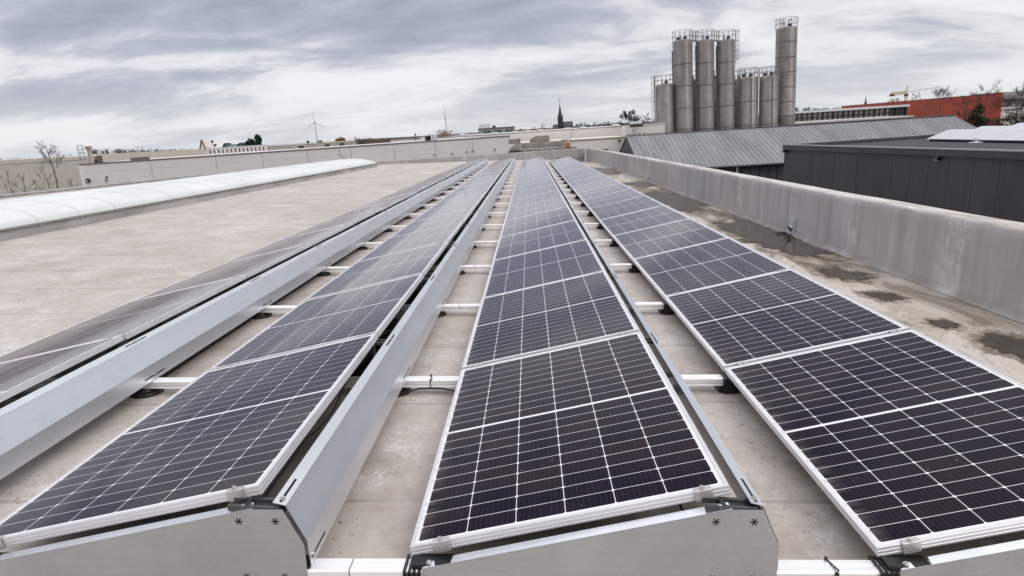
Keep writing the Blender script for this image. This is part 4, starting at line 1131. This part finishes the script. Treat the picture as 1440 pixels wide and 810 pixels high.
silo('wide shorter silo right of the tall three, with pipe down its right', 1038.0, 1064.6, 109.5, rings=(3.2, 6.4), mat='silo2', pipe=[(-.12, .35), (-1.5, -.15)], hatch=2)
silo('shorter pale silo between the wide one and the tallest silo', 1068.5, 1093.0, 107.6, rings=(3.2, 6.4), mat='silo2', pipe=[(-.12, .35), (-1.45, -.15)], hatch=2)
s6 = silo('tallest slender silo standing at the right end with caged ladder', 1092.0, 1120.5, 39.5, rings=(1.9, 3.9, 5.9, 7.9, 9.9, 11.8), mat='silo2', D=SD+1.5, hatch=1, patch=(11.8, 14.4))
# its caged ladder, on the camera side left
o_, cx_, zt_, R_ = s6
mb = MB(); xx, yy_ = -R_*.80, -R_*.72
for q in (-.2, .2): mb.tube([(xx+q, yy_-.05, zt_-11), (xx+q, yy_-.05, zt_+1.2)], .024, 5)
zz = zt_-11
while zz < zt_+1.2: mb.tube([(xx-.2, yy_-.05, zz), (xx+.2, yy_-.05, zz)], .014, 4); zz += .3
mb.build('ladder', M['lad'], o_)
mb = MB(); zz = zt_-9
while zz < zt_+1.3:
    mb.tube([(xx+.36*math.cos(a_), yy_-.35+.36*math.sin(a_), zz) for a_ in [2*math.pi*i/12 for i in range(13)]], .024, 4); zz += .95
for a_ in (3.2, 4.0, 4.7, 5.4, 6.2): mb.tube([(xx+.36*math.cos(a_), yy_-.35+.36*math.sin(a_), zt_-9), (xx+.36*math.cos(a_), yy_-.35+.36*math.sin(a_), zt_+1.2)], .02, 4)
mb.build('ladder_cage', M['lad'], o_)
MB().tube([(.1, -.3, zt_), (.1, -.3, zt_+.75), (.2, -.3, zt_+1.0), (.45, -.3, zt_+1.05), (.62, -.3, zt_+.85)], .06, 8).build('gooseneck', M['dark'], o_, smooth=True)
# second row of short silos seen in the gaps
for k_, (ul, ur, lab) in enumerate(((957, 983, 'short silo of the back row in the gap left of the middle tall silo'), (990, 1013, 'short silo of the back row in the gap left of the right tall silo'), (1024, 1047, 'short silo of the back row right of the three tall silos'))):
    silo(lab, ul, ur, 113.0, D=SD+4.2, mat='silo', hatch=1)
# gangways between the tall silos
for a_, b2, lab in ((s1, s2, 'small railed gangway joining the left and middle tall silos'), (s2, s3, 'small railed gangway joining the middle and right tall silos')):
    x_a, x_b = a_[1]+a_[3]*.9, b2[1]-b2[3]*.9; z_ = a_[2]+.02
    o = thing('gangway', lab, 'gangway', T((x_a, SD, z_-.16)))
    MB().box((0, -.45, 0), (x_b-x_a, .45, .10)).build('deck', M['lad'], o)
    mb = MB()
    for y_ in (-.45, .45):
        for h_ in (.7, 1.25): mb.tube([(-.2, y_, h_), (x_b-x_a+.2, y_, h_)], .026, 5)
        for x_ in (.1, (x_b-x_a)/2, x_b-x_a-.1): mb.tube([(x_, y_, .1), (x_, y_, 1.25)], .024, 5)
    mb.build('guard_rail', M['lad'], o)

# ================================================================== RIGHT BACKGROUND
# glazed canopy building
V0 = at(1100, 158.9, 112); V1 = at(1275, 147.8, 112); gz_ = (V0.z+V1.z)/2
o = bld('glazed_hall', 'long glazed hall with a white flat roof edge right of the silos', 'building')
gb = at(1190, 167.5, 112).z
wallrect(V0, V1, gb, 12, M['brown'], 'plinth', o)
q0 = (V0.x, V0.y+.25); q1 = (V1.x, V1.y+.25)
wallrect(q0, q1, gz_-.25, 11, simple('reflecting_glazing', (.44, .40, .36), .3, 0, .45, .45), 'glazing', o, z0=gb)
MB().box((V0.x-1, V0.y-.3, gz_-.24), (V1.x+.4, V1.y+12, gz_+.12)).build('roof', M['white'], o)
nb = 12
for i in range(nb+1):
    x_ = V0.x + (V1.x-V0.x)*i/nb; MB().box((x_-.085, V0.y-.15, gb), (x_+.085, V0.y+.2, gz_-.26)).build('post', M['dark'], o)
    if i < nb: x2 = x_ + (V1.x-V0.x)/nb/2; MB().box((x2-.05, V0.y+.0, gb), (x2+.05, V0.y+.2, gz_-.26)).build('mullion', M['dark'], o)
MB().box((V0.x, V0.y+.02, gb+.62), (V1.x, V0.y+.22, gb+.72)).build('transom', M['dark'], o)
MB().box((V1.x-2.6, V0.y+.1, gb+.01), (V1.x, V0.y+.245, gz_-.26)).build('dark_bay', M['dark'], o)
Y0_ = at(1095, 174.8, 100); Y1_ = at(1283, 161.5, 100)
o = bld('low_white_roof', 'low white weathered flat roof just behind the shed ridge', 'building')
zz = (Y0_.z+Y1_.z)/2
MB().box((Y0_.x, 100, 0), (Y1_.x, 108, zz-.25)).build('wall', M['brown'], o)
MB().box((Y0_.x-.2, 99.8, zz-.24), (Y1_.x+.2, 108.2, zz)).build('roof', simple('worn_white_roof', (.55, .50, .49), .7, 0, .35, .5), o)
# red building
R1 = at(1411.3, 130.2, 150); R0 = at(1183, 151.8, 330); R0.z = R1.z
o = bld('red_building', 'long rust red windowless building behind the shed at right', 'building')
mt, n, b = newmat('rust_red_cladding'); oc = objc(n)
f1 = nz(n, oc, .12, 5, .6, .3); f2 = nz(n, oc, 1.2, 4, .6, .1, (1, 1, .3))
c = ramp(n, (f1*.6+f2*.4), [(.38, (.36, .048, .020)), (.5, (.45, .060, .024)), (.62, (.50, .072, .028))])
setp(n, b, col=c, rough=.7); M['red'] = mt
d2 = Vector((R1.x-R0.x, R1.y-R0.y)).normalized(); n_2 = Vector((-d2.y, d2.x))
n_2 = Vector((R1.x*.94, R1.y)).normalized()
rp = [(R0.x, R0.y), (R1.x, R1.y), (R1.x+n_2.x*9, R1.y+n_2.y*9), (R0.x+n_2.x*9, R0.y+n_2.y*9)]
MB().prism(rp, 0, R1.z-.2).build('wall', M['red'], o)
MB().prism([(p[0]+(.15 if i in (1, 2) else 0), p[1]-.15) for i, p in enumerate(rp)], R1.z-.195, R1.z).build('roof_edge', simple('red_dark_edge', (.16, .04, .025), .6), o)
# viaduct and pale heap behind
o = bld('concrete_viaduct', 'grey concrete viaduct deck at the right edge of the photo', 'bridge')
v0 = at(1400, 131, 190); v1 = at(1500, 123.5, 190); vz = (v0.z+v1.z)/2
MB().box((v0.x, 190, vz-2.0), (v1.x+6, 200, vz)).build('deck', simple('viaduct_concrete', (.26, .255, .24), .85, 0, .25, .3), o)
MB().box((v0.x, 190.5, vz-3.6), (v1.x+6, 199, vz-2.01)).build('girder', simple('viaduct_shade', (.17, .165, .155), .85, 0, .25, .3), o)
MB().box((v0.x, 189.9, vz-.62), (v1.x+6, 189.99, vz-.5)).build('edge_strip', M['white'], o)
for k_ in range(2): MB().box((v0.x+3+k_*11, 191, 0), (v0.x+4.6+k_*11, 198, vz-3.61)).build('pier', M['concrete'], o)
o = bld('white_shed', 'low pale shed glimpsed behind bushes at the right edge', 'building')
w0 = at(1405, 152.5, 170); w1 = at(1470, 148, 170)
MB().box((w0.x, 170, 0), (w1.x+5, 178, w0.z-.3)).build('wall', M['cream'], o)
MB().box((w0.x-.2, 169.6, w0.z-.29), (w1.x+5.2, 178.3, w0.z)).build('roof', M['white'], o)
# tower crane
p = at(1274, 137, 620); top_ = at(1274, 131.5, 620); s_ = 620/F
o = thing('tower_crane', 'yellow tower crane on the skyline above the red building', 'crane', T((p.x, p.y, 0)))
M['yel'] = simple('crane_yellow', (.50, .36, .16), .6)
zc = top_.z
def lattice(p0_, p1_, w__, n__, r__):
    mb = MB(); p0_, p1_ = Vector(p0_), Vector(p1_); d = (p1_-p0_); t_ = d.normalized(); e1 = t_.orthogonal().normalized(); e2 = t_.cross(e1)
    cs = [(e1*a+e2*b_)*w__/2 for a, b_ in ((1, 1), (-1, 1), (-1, -1), (1, -1))]
    for c__ in cs: mb.tube([p0_+c__, p1_+c__], r__, 4)
    for i in range(n__):
        for q in range(4): mb.tube([p0_+d*(i/n__)+cs[q], p0_+d*((i+1)/n__)+cs[(q+1) % 4]], r__*.7, 4)
    return mb
lattice((0, 0, 0), (0, 0, zc), 1.8, 18, .14).build('mast', M['yel'], o)
lattice((-20*s_, 0, zc+.3), (0, 0, zc+1.0), 1.9, 10, .22).build('counter_jib', M['yel'], o)
lattice((0, 0, zc+1.0), (44*s_, 0, zc+4.0), .8, 20, .055).build('jib', simple('crane_pale', (.5, .47, .42), .6), o)
MB().box((-21*s_, -1.2, zc-1.8), (-16*s_, 1.2, zc+.2)).build('counterweight', simple('crane_weight', (.22, .06, .04), .8), o)
lattice((0, 0, zc+1.0), (1.2*s_, 0, zc+9*s_), 1.0, 5, .10).build('tower_head', M['yel'], o)
MB().box((-1.3, -1.3, zc-2.6), (1.3, 1.3, zc-.1)).build('cab', M['brown'], o)
# far spire
def spire(o, cx__, w__, z0, zmid, ztop, mat1, mat2):
    MB().box((cx__-w__/2, -w__/2, z0), (cx__+w__/2, w__/2, zmid)).build('tower', mat1, o)
    mb = MB(); k = 8; q_ = w__*.62
    for i in range(k): a = 2*math.pi*(i+.5)/k; mb.v.append(Vector((cx__+q_*math.cos(a), q_*math.sin(a), zmid)))
    for i in range(k): a = 2*math.pi*(i+.5)/k; mb.v.append(Vector((cx__+q_*.45*math.cos(a), q_*.45*math.sin(a), zmid+(ztop-zmid)*.38)))
    mb.v.append(Vector((cx__, 0, ztop))); mb.f = [tuple(range(k))] + [(i, (i+1) % k, k+(i+1) % k, k+i) for i in range(k)] + [(k+i, k+(i+1) % k, 2*k) for i in range(k)]
    mb.build('spire', mat2, o)
p = at(1217, 147, 800); s_ = 800/F
o = thing('church_tower', 'slender dark far church spire above the red building roof', 'church tower', T((p.x, p.y, 0)))
spire(o, 0, 2.6*s_, 0, at(1217, 146, 800).z, at(1217, 133, 800).z, M['slate'], M['slate'])
# church left of the silos
D_ = 420; s_ = D_/F; base = at(790, 181.5, D_); 
o = thing('church', 'dark church with pointed spire on the skyline, left of the silos', 'church', T((base.x, D_, 0)))
zc = base.z
spire(o, -1.5*s_, 7.0*s_, 0, zc+15*s_, zc+34*s_, M['slate'], M['slate'])
MB().extrx([(-5, 0), (5, 0), (5, zc+3*s_), (0, zc+9.5*s_), (-5, zc+3*s_)], 2.1*s_, 15*s_).build('nave', M['slate'], o)
MB().extrx([(-5, 0), (5, 0), (5, zc+1*s_), (0, zc+6.5*s_), (-5, zc+1*s_)], -12*s_, -5.2*s_).build('choir', M['slate'], o)
MB().box((-2.6*s_, -3.56*s_, zc+9*s_), (-1.9*s_, -3.51*s_, zc+12.5*s_)).build('belfry_opening', M['hole'], o)
MB().box((-1.1*s_, -3.56*s_, zc+9*s_), (-.4*s_, -3.51*s_, zc+12.5*s_)).build('belfry_opening', M['hole'], o)
MB().tube([(-1.5*s_, 0, zc+34*s_), (-1.5*s_, 0, zc+39.5*s_)], .12, 5).build('cross_pole', M['hole'], o)
MB().box((-1.5*s_-.6, -.1, zc+37.6*s_), (-1.5*s_+.6, .1, zc+37.9*s_)).build('cross_bar', M['hole'], o)
# office block
D_ = 240; a = at(672.5, 181.0, D_); b_ = at(723, 178.5, D_); s_ = D_/F
o = thing('office_block', 'grey three storey office block with window bands on the skyline', 'building', T((a.x, D_, 0)))
Wd = b_.x-a.x; zt_ = a.z-1*s_
MB().box((0, 0, 0), (Wd, 12, zt_)).build('wall', simple('office_grey', (.27, .235, .225), .8, 0, .12, .2), o)
MB().box((-.1, -.1, zt_+.001), (Wd+.1, 12.1, zt_+.35)).build('roof_edge', M['coping'], o)
for fl in range(2):
    for i in range(9):
        x_ = .6+i*(Wd-1)/9; zf = zt_-1.1*s_-3.4*fl-2.0
        f_ = MB().box((x_, -.05, zf), (x_+Wd/9-.5, -.002, zf+1.6)).build('window', M['glassd'] if i % 3 else simple('pale_blind', (.30, .34, .36), .3), o)
MB().box((.3, 1, zt_+.36), (14.5*s_, 8, zt_+.36+5.2*s_)).build('plant_room', M['white'], o)
MB().box((19*s_, 2, zt_+.36), (23*s_, 6, zt_+.36+2.6*s_)).build('roof_unit', M['dark'], o)
# wind turbines
def turbine(label, u, vhub, vbase, D_, blades, yaw):
    h_ = at(u, vhub, D_); s_ = D_/F
    o = thing('wind_turbine', label, 'wind turbine', T((h_.x, D_, 0)), 'wind turbines on the skyline')
    wm = simple('turbine_grey', (.46, .47, .50), .6)
    MB().tube([(0, 4, 0), (0, 4, h_.z)], 3.0, 12, 1.5).build('tower', wm, o, smooth=True)
    MB().box((-2.6, -2, h_.z-2.0), (2.6, 10, h_.z+3.0)).build('nacelle', wm, o)
    MB().lathe([(.1, -4.5), (1.8, -3.5), (2.4, 0)], 12).build('hub', wm, o, smooth=True).location = (0, -2.2, h_.z); 
    L_ = blades
    for k in range(3):
        a_ = rad(90+120*k - yaw[1]); dx_, dz_ = math.cos(a_)*yaw[0], math.sin(a_)
        mb = MB(); mb.tube([(0, -4, h_.z), (dx_*L_*.15, -4, h_.z+dz_*L_*.15), (dx_*L_, -4, h_.z+dz_*L_)], [.8, 1.5, .35], 6); mb.build('blade', wm, o, smooth=True)
turbine('wind turbine with three blades showing, left one on the skyline', 442.3, 172.3, 199, 3000, 62, (1., -3))
turbine('wind turbine seen side-on behind the fan housing', 626, 163, 188, 3300, 52, (.10, 0))
# lightning mast on the left hall
for u, v0_, v1_, D_, lab in ((113.5, 204, 219, 101, None), (195, 205, 214, 117, 'thin antenna mast on the beige hall, left of the pair'), (201, 204, 214, 117, 'thin antenna mast on the beige hall, right of the pair')):
    if not lab: continue
    p = at(u, v1_, D_); t = at(u, v0_, D_)
    o = thing('antenna_mast', lab, 'antenna', T((p.x, p.y, p.z-1))); MB().tube([(0, 0, 0), (0, 0, t.z-p.z+1)], .035, 5).build('mast', M['coping'], o)
    MB().tube([(-.3, 0, (t.z-p.z)*.7+1), (.3, 0, (t.z-p.z)*.7+1)], .02, 4).build('crossbar', M['coping'], o)
# green roofed house
p = at(318, 207, 150); s_ = 150/F
o = thing('house', 'small house with green roof and dark gables left of the evergreens', 'house', T((p.x, 150, 0)))
zb = p.z
MB().box((-2*s_, 0, 0), (24*s_, 6, zb-.0)).build('wall', M['cream'], o)
MB().extrx([(-.3, zb+.001), (6.3, zb+.001), (3.5, zb+3.6*s_), (2.5, zb+3.6*s_)], 0*s_, 20*s_).build('roof', simple('green_roof', (.10, .16, .14), .7), o)
MB().extr([(-4.5*s_, zb+.002), (2.5*s_, zb+.002), (-1*s_, zb+5.6*s_)], -.5, 3).build('gable', M['dark'], o)
MB().extr([(15*s_, zb+.003), (23*s_, zb+.003), (21*s_, zb+5.0*s_)], -.5, 3).build('gable', M['dark'], o)

# ================================================================== TREES
def leafmat(name, cols):
    mt, n, b = newmat(name); o = objc(n); f = nz(n, o, 1.1, 4, .6)
    g_ = nz(n, o, 9, 2, .6)
    c = ramp(n, (f*.6+g_*.4), [(.35, cols[0]), (.5, cols[1]), (.65, cols[2])]); setp(n, b, col=c, rough=.85, spec=.2); return mt
M['bark'] = simple('bark', (.095, .075, .065), .9, 0, .25, 3)
M['twig'] = simple('twigs', (.10, .078, .070), .9, 0, .2, 3)
M['twigd'] = simple('dark_twigs', (.035, .028, .024), .9, 0, .2, 3)
M['pine'] = leafmat('pine_needles', [(.008, .018, .010), (.016, .034, .018), (.03, .055, .028)])
M['orange_leaf'] = leafmat('orange_leaves', [(.09, .05, .015), (.17, .09, .02), (.20, .14, .03)])
M['ivy'] = leafmat('ivy', [(.012, .018, .008), (.022, .030, .012), (.04, .045, .02)])
def bare_tree(label, x, y, h, spread, seed, z0=0., trunk_r=None, dens=5, levels=4, mat=None, droop=0., first=.35, group=None, twigr=.010, lean=0.):
    rn = random.Random(seed); o = thing('bare_tree', label, 'tree', T((x, y, z0)), group)
    tr = trunk_r or h*.018; tm = MB(); cm = MB()
    top = Vector((lean*h, 0, h*.92)); pts = []; k = 7
    for i in range(k+1):
        t = i/k; pts.append(Vector((top.x*t+rn.uniform(-1, 1)*h*.012*(i > 0), rn.uniform(-1, 1)*h*.012*(i > 0), top.z*t)))
    tm.tube(pts, [tr*(1-.85*i/k) for i in range(k+1)], 7)
    def br(p, d, L, r, lv):
        n_ = 3; q = [p]; dd = d.copy()
        for i in range(n_):
            dd = (dd + Vector((rn.uniform(-.16, .16), rn.uniform(-.16, .16), rn.uniform(-.06, .14) - droop*(lv < 2)))).normalized(); q.append(q[-1]+dd*L/n_)
        (tm if lv == levels else cm).tube(q, [max(twigr*(.8 if lv else .55), r*(1-.7*i/n_)) for i in range(n_+1)], 3 if lv < levels else 5, cap=False)
        if lv == 0: return
        for i in range(dens):
            t = rn.uniform(.25, 1.0); ii = min(n_-1, int(t*n_)); pp = q[ii].lerp(q[ii+1], t*n_-ii)
            nd = (dd + Vector((rn.gauss(0, .40), rn.gauss(0, .40), rn.gauss(.14, .26)))).normalized()
            br(pp, nd, L*rn.uniform(.50, .78), r*.5, lv-1)
    nb_ = 11
    for i in range(nb_):
        t = first + (1-first)*(i+.5)/nb_; ii = min(k-1, int(t*k)); pp = pts[ii].lerp(pts[ii+1], t*k-ii)
        a_ = i*2.4+rn.uniform(-.4, .4); el = rn.uniform(.35, .95)
        d = Vector((math.cos(a_)*math.cos(el), math.sin(a_)*math.cos(el), math.sin(el)))
        br(pp, d, spread*(1.08-.65*(t-first)/(1-first))*rn.uniform(.75, 1.1), tr*.45*(1.1-t), levels-1)
    tm.build('trunk', M['bark'], o, fixn=False); cm.build('crown', mat or M['twig'], o, fixn=False)
    return o
def leafy(name, label, x, y, z0, h, w_, mat, seed, kind='round', n_=1600, leaf=.22, trunk=True):
    rn = random.Random(seed); o = thing(name, label, 'tree', T((x, y, z0)))
    tm = MB().tube([(0, 0, 0), (.05, 0, h*.5), (0, .05, h*.9)], h*.03, 7, h*.006)
    for i in range(8):
        a_ = i*2.4; zz = h*(.3+.07*i); tm.tube([(0, 0, zz), (math.cos(a_)*w_*.3, math.sin(a_)*w_*.3, zz+h*.08)], h*.008, 5, h*.002)
    tm.build('trunk', M['bark'], o)
    cm = MB(); cl_ = []
    for i in range(34):
        if kind == 'cone': t = rn.random()**.8; rr_ = w_/2*(1-t)**.75*rn.uniform(.35, 1.0); zz = h*(.12+.86*t)
        else: t = rn.random(); zz = h*(.28+.66*t); rr_ = w_/2*math.sqrt(max(0, 1-((t-.45)/.6)**2))*rn.uniform(.2, .95)
        a_ = rn.uniform(0, 6.283); cl_.append((Vector((rr_*math.cos(a_), rr_*math.sin(a_), zz)), w_*rn.uniform(.09, .20)))
    for i in range(n_):
        c__, r__ = rn.choice(cl_); d = Vector((rn.gauss(0, 1), rn.gauss(0, 1), rn.gauss(0, .7))); d = d.normalized()*r__*rn.random()**.4
        p_ = c__+d; u_ = Vector((rn.gauss(0, 1), rn.gauss(0, 1), rn.gauss(0, 1))).normalized(); v_ = u_.orthogonal().normalized(); L = leaf*rn.uniform(.6, 1.3)
        cm.add([p_-u_*L, p_+v_*L*.5, p_+u_*L, p_-v_*L*.5], [(0, 1, 2, 3)])
    cm.build('crown', mat, o, fixn=False); return o
def tree_px(fn, label, u, vtop, D_, spread_px, seed, z0=0., **k):
    t = at(u, vtop, D_); h = t.z-z0; return fn(label, t.x, D_, h, spread_px/2*D_/F, seed, z0, **k)
# left group in front of the tan hall
tree_px(bare_tree, 'tall birch-like bare tree at far left with feathery crown', 66, 194.5, 60, 31, 3, first=.80, dens=4, levels=4, twigr=.009, trunk_r=.14, droop=.06, lean=-.02)
tree_px(bare_tree, 'low bare tree at the left edge of the photo', 8, 236, 52, 50, 11, first=.45, dens=4, levels=3, trunk_r=.10)
tree_px(bare_tree, 'low bare tree left of the tall birch, between the two', 29, 238, 54, 40, 12, first=.5, dens=4, levels=3, trunk_r=.10)
tree_px(bare_tree, 'thin bare tree just left of the tall birch trunk', 46, 246, 50, 26, 13, first=.5, dens=4, levels=3, trunk_r=.08)
tree_px(bare_tree, 'low bare tree between the tall birch and the pale hall', 97, 244, 55, 34, 14, first=.5, dens=4, levels=3, trunk_r=.09)
tree_px(bare_tree, 'lower bare branches around the tall birch trunk', 60, 228, 58, 44, 15, first=.55, dens=4, levels=3, trunk_r=.10)
# shrubs against the pale wall
tree_px(bare_tree, 'pinkish bare shrub against the pale wall above the skylight tip', 478, 205, 62, 26, 21, first=.6, dens=4, levels=3, trunk_r=.09, mat=simple('pink_twigs', (.22, .14, .13), .9))
tree_px(bare_tree, 'small bare shrub right of the pinkish shrub on the pale wall', 497, 213, 62, 10, 22, first=.7, dens=3, levels=3, trunk_r=.05, mat=simple('pink_twigs', (.22, .14, .13), .9))
tree_px(bare_tree, 'faint small bare shrub on the pale wall behind the skylight middle', 371, 228, 50, 10, 23, first=.75, dens=3, levels=3, trunk_r=.05)
tree_px(bare_tree, 'sparse bare shrub on the pale wall behind the skylight, left', 248, 238, 48, 12, 24, first=.75, dens=3, levels=3, trunk_r=.05)
# skyline left
tree_px(bare_tree, 'round bare tree on the skyline beside the brown gable', 297, 194.5, 150, 20, 31, first=.30, dens=6, levels=4, twigr=.03)
for k_, (u, vt, D_, hh, ww, lab) in enumerate(((350.5, 194.8, 150, 9.5, 3.6, 'dark evergreen tree, left of the pair on the skyline'), (362, 192, 152, 10.5, 4.2, 'dark evergreen tree, taller right one of the pair on the skyline'))):
    t = at(u, vt, D_); leafy('pine_tree', lab, t.x, D_, t.z-hh*.62, hh*.62, ww, M['pine'], 41+k_, 'cone' if k_ else 'round', 3200, .24)
t = at(479, 195.0, 150); leafy('autumn_tree', 'round tree with orange autumn leaves on the skyline', t.x, 150, t.z-3.6, 3.6, 3.6, M['orange_leaf'], 51, 'round', 2400, .17)
t = at(433, 198.3, 180); leafy('pine_tree', 'tiny dark conifer on the skyline left of the first turbine', t.x, 180, t.z-3.4, 3.4, 1.7, M['pine'], 52, 'cone', 900, .16)
t = at(451, 197.8, 180); leafy('autumn_tree', 'tiny brown bush on the skyline at the foot of the first turbine', t.x, 180, t.z-2.2, 2.2, 2.6, M['orange_leaf'], 53, 'round', 900, .15)
t = at(622, 187.5, 190); tree_px(bare_tree, 'orange brown bare bush beneath the second turbine', 622, 186.0, 190, 20, 54, z0=t.z-3.5, first=.3, dens=6, levels=3, twigr=.045, mat=simple('orange_twigs', (.30, .17, .11), .9))
# skyline centre
tree_px(bare_tree, 'tall thin bare tree on the skyline left of the church', 763, 171.5, 300, 9, 61, first=.45, dens=6, levels=3, twigr=.05)
tree_px(bare_tree, 'small bare tree further left of the church', 751, 178.0, 300, 9, 62, first=.5, dens=6, levels=3, twigr=.05)
t = at(883, 157.5, 200); o_ = tree_px(bare_tree, 'dense round bare tree on the skyline left of the silos', 883, 157.0, 200, 24, 63, first=.62, dens=6, levels=4, twigr=.030, mat=M['twigd'])
tree_px(bare_tree, 'spreading bare tree between the round one and the silos', 910, 161.0, 210, 22, 64, first=.5, dens=6, levels=3, twigr=.045)
# right
tree_px(bare_tree, 'bare tree rising above the red building roof, middle', 1327, 123.5, 165, 24, 71, first=.74, dens=4, levels=4, twigr=.020, mat=M['twigd'])
tree_px(bare_tree, 'windswept bare tree in front of the right part of the red building', 1388, 118.5, 100, 44, 72, first=.55, dens=4, levels=4, twigr=.012, mat=M['twigd'], lean=.02)
tree_px(bare_tree, 'wide bare tree in front of the red building, left of the ivy', 1360, 128.0, 98, 34, 73, first=.50, dens=4, levels=4, twigr=.011, mat=M['twigd'], lean=.02)
t = at(1377, 142, 92); leafy('ivy_tree', 'dark ivy clad tree trunk in front of the red building', t.x, 92, 0, t.z, 3.6, M['ivy'], 74, 'round', 3000, .17)
tree_px(bare_tree, 'low bare tree above the left part of the red building', 1289, 130.5, 260, 16, 75, first=.6, dens=5, levels=3, twigr=.045)
tree_px(bare_tree, 'tiny bare tree right above the glazed hall roof end', 1257, 139.0, 300, 20, 76, first=.6, dens=5, levels=3, twigr=.05)
tree_px(bare_tree, 'bare tree at the right edge of the photo before the viaduct', 1436, 121.0, 120, 36, 77, first=.45, dens=5, levels=4, twigr=.014, mat=M['twigd'])
tree_px(bare_tree, 'thin pale bare tree against the red wall', 1303, 142, 110, 26, 78, first=.55, dens=4, levels=3, twigr=.014, mat=simple('pale_twigs', (.19, .12, .09), .9))
t = at(1424, 150, 110); leafy('bush', 'dark bush at the right edge below the viaduct', at(1432, 155, 110).x, 110, 4, t.z-5.2, 6.5, M['ivy'], 79, 'round', 3800, .15)['category'] = 'bush'
# far hedgerows and woods that read as one mass
def woods(name, u0, u1, vt, D_, seed, label_mat=None, hh=2.4, step=1.1):
    rn = random.Random(seed); mb = MB(); a = at(u0, vt, D_); b_ = at(u1, vt, D_); a2 = at(u1, vt, D_)
    n_ = int((b_.x-a.x)/step)
    for i in range(n_):
        t = i/n_; u = u0+(u1-u0)*t; tp = at(u, vt - (0), D_)
        z_ = at(u, vt+(.0625*0), D_).z
        zz = (a.z*(1-t)+b_.z*t)*1.0
        x_ = a.x+(b_.x-a.x)*t+rn.uniform(-.5, .5); y_ = D_+rn.uniform(-8, 8); top_ = zz*(1)+hh*(rn.random()-.5)*1.2*(.6+.8*noise.noise(Vector((i*.13, seed, 0))))
        for q in range(7):
            dx_ = rn.gauss(0, step*.9); h_ = top_*rn.uniform(.9, 1.0)
            mb.tube([(x_, y_, max(0, top_-6)), (x_+dx_*.5, y_, top_-2.5), (x_+dx_, y_+rn.gauss(0, .5), h_)], [.22, .12, .04], 3, cap=False)
        for q in range(12):
            p_ = Vector((x_+rn.gauss(0, step), y_, top_-rn.uniform(.6, 5))); u_ = Vector((rn.gauss(0, 1), 0, rn.gauss(0, 1))).normalized(); L = rn.uniform(.3, .9)
            mb.add([p_-u_*L, p_+Vector((0, .3, .3)), p_+u_*L, p_-Vector((0, .3, .3))], [(0, 1, 2, 3)])
    o = mb.build(name, label_mat or M['twigd'], None, fixn=False); o['kind'] = 'stuff'; return o
woods('far_woods', 1100, 1215, 151.5, 420, 5, M['twig'], 3.2)
woods('far_woods', -40, 26, 223.5, 330, 6, M['twigd'], 2.6)
woods('far_woods', 22, 110, 222.5, 420, 7, M['twig'], 2.6)
woods('far_woods', 70, 122, 217.5, 230, 8, M['twigd'], 2.0)
woods('far_woods', 810, 935, 172.0, 330, 9, M['twigd'], 3.0)
woods('far_woods', 500, 700, 193, 600, 10, M['twigd'], 3.0, 2.0)
woods('far_woods', 720, 800, 182.0, 380, 12, M['twigd'], 2.6)
woods('far_woods', 130, 450, 209.5, 520, 13, M['twigd'], 2.4, 1.8)
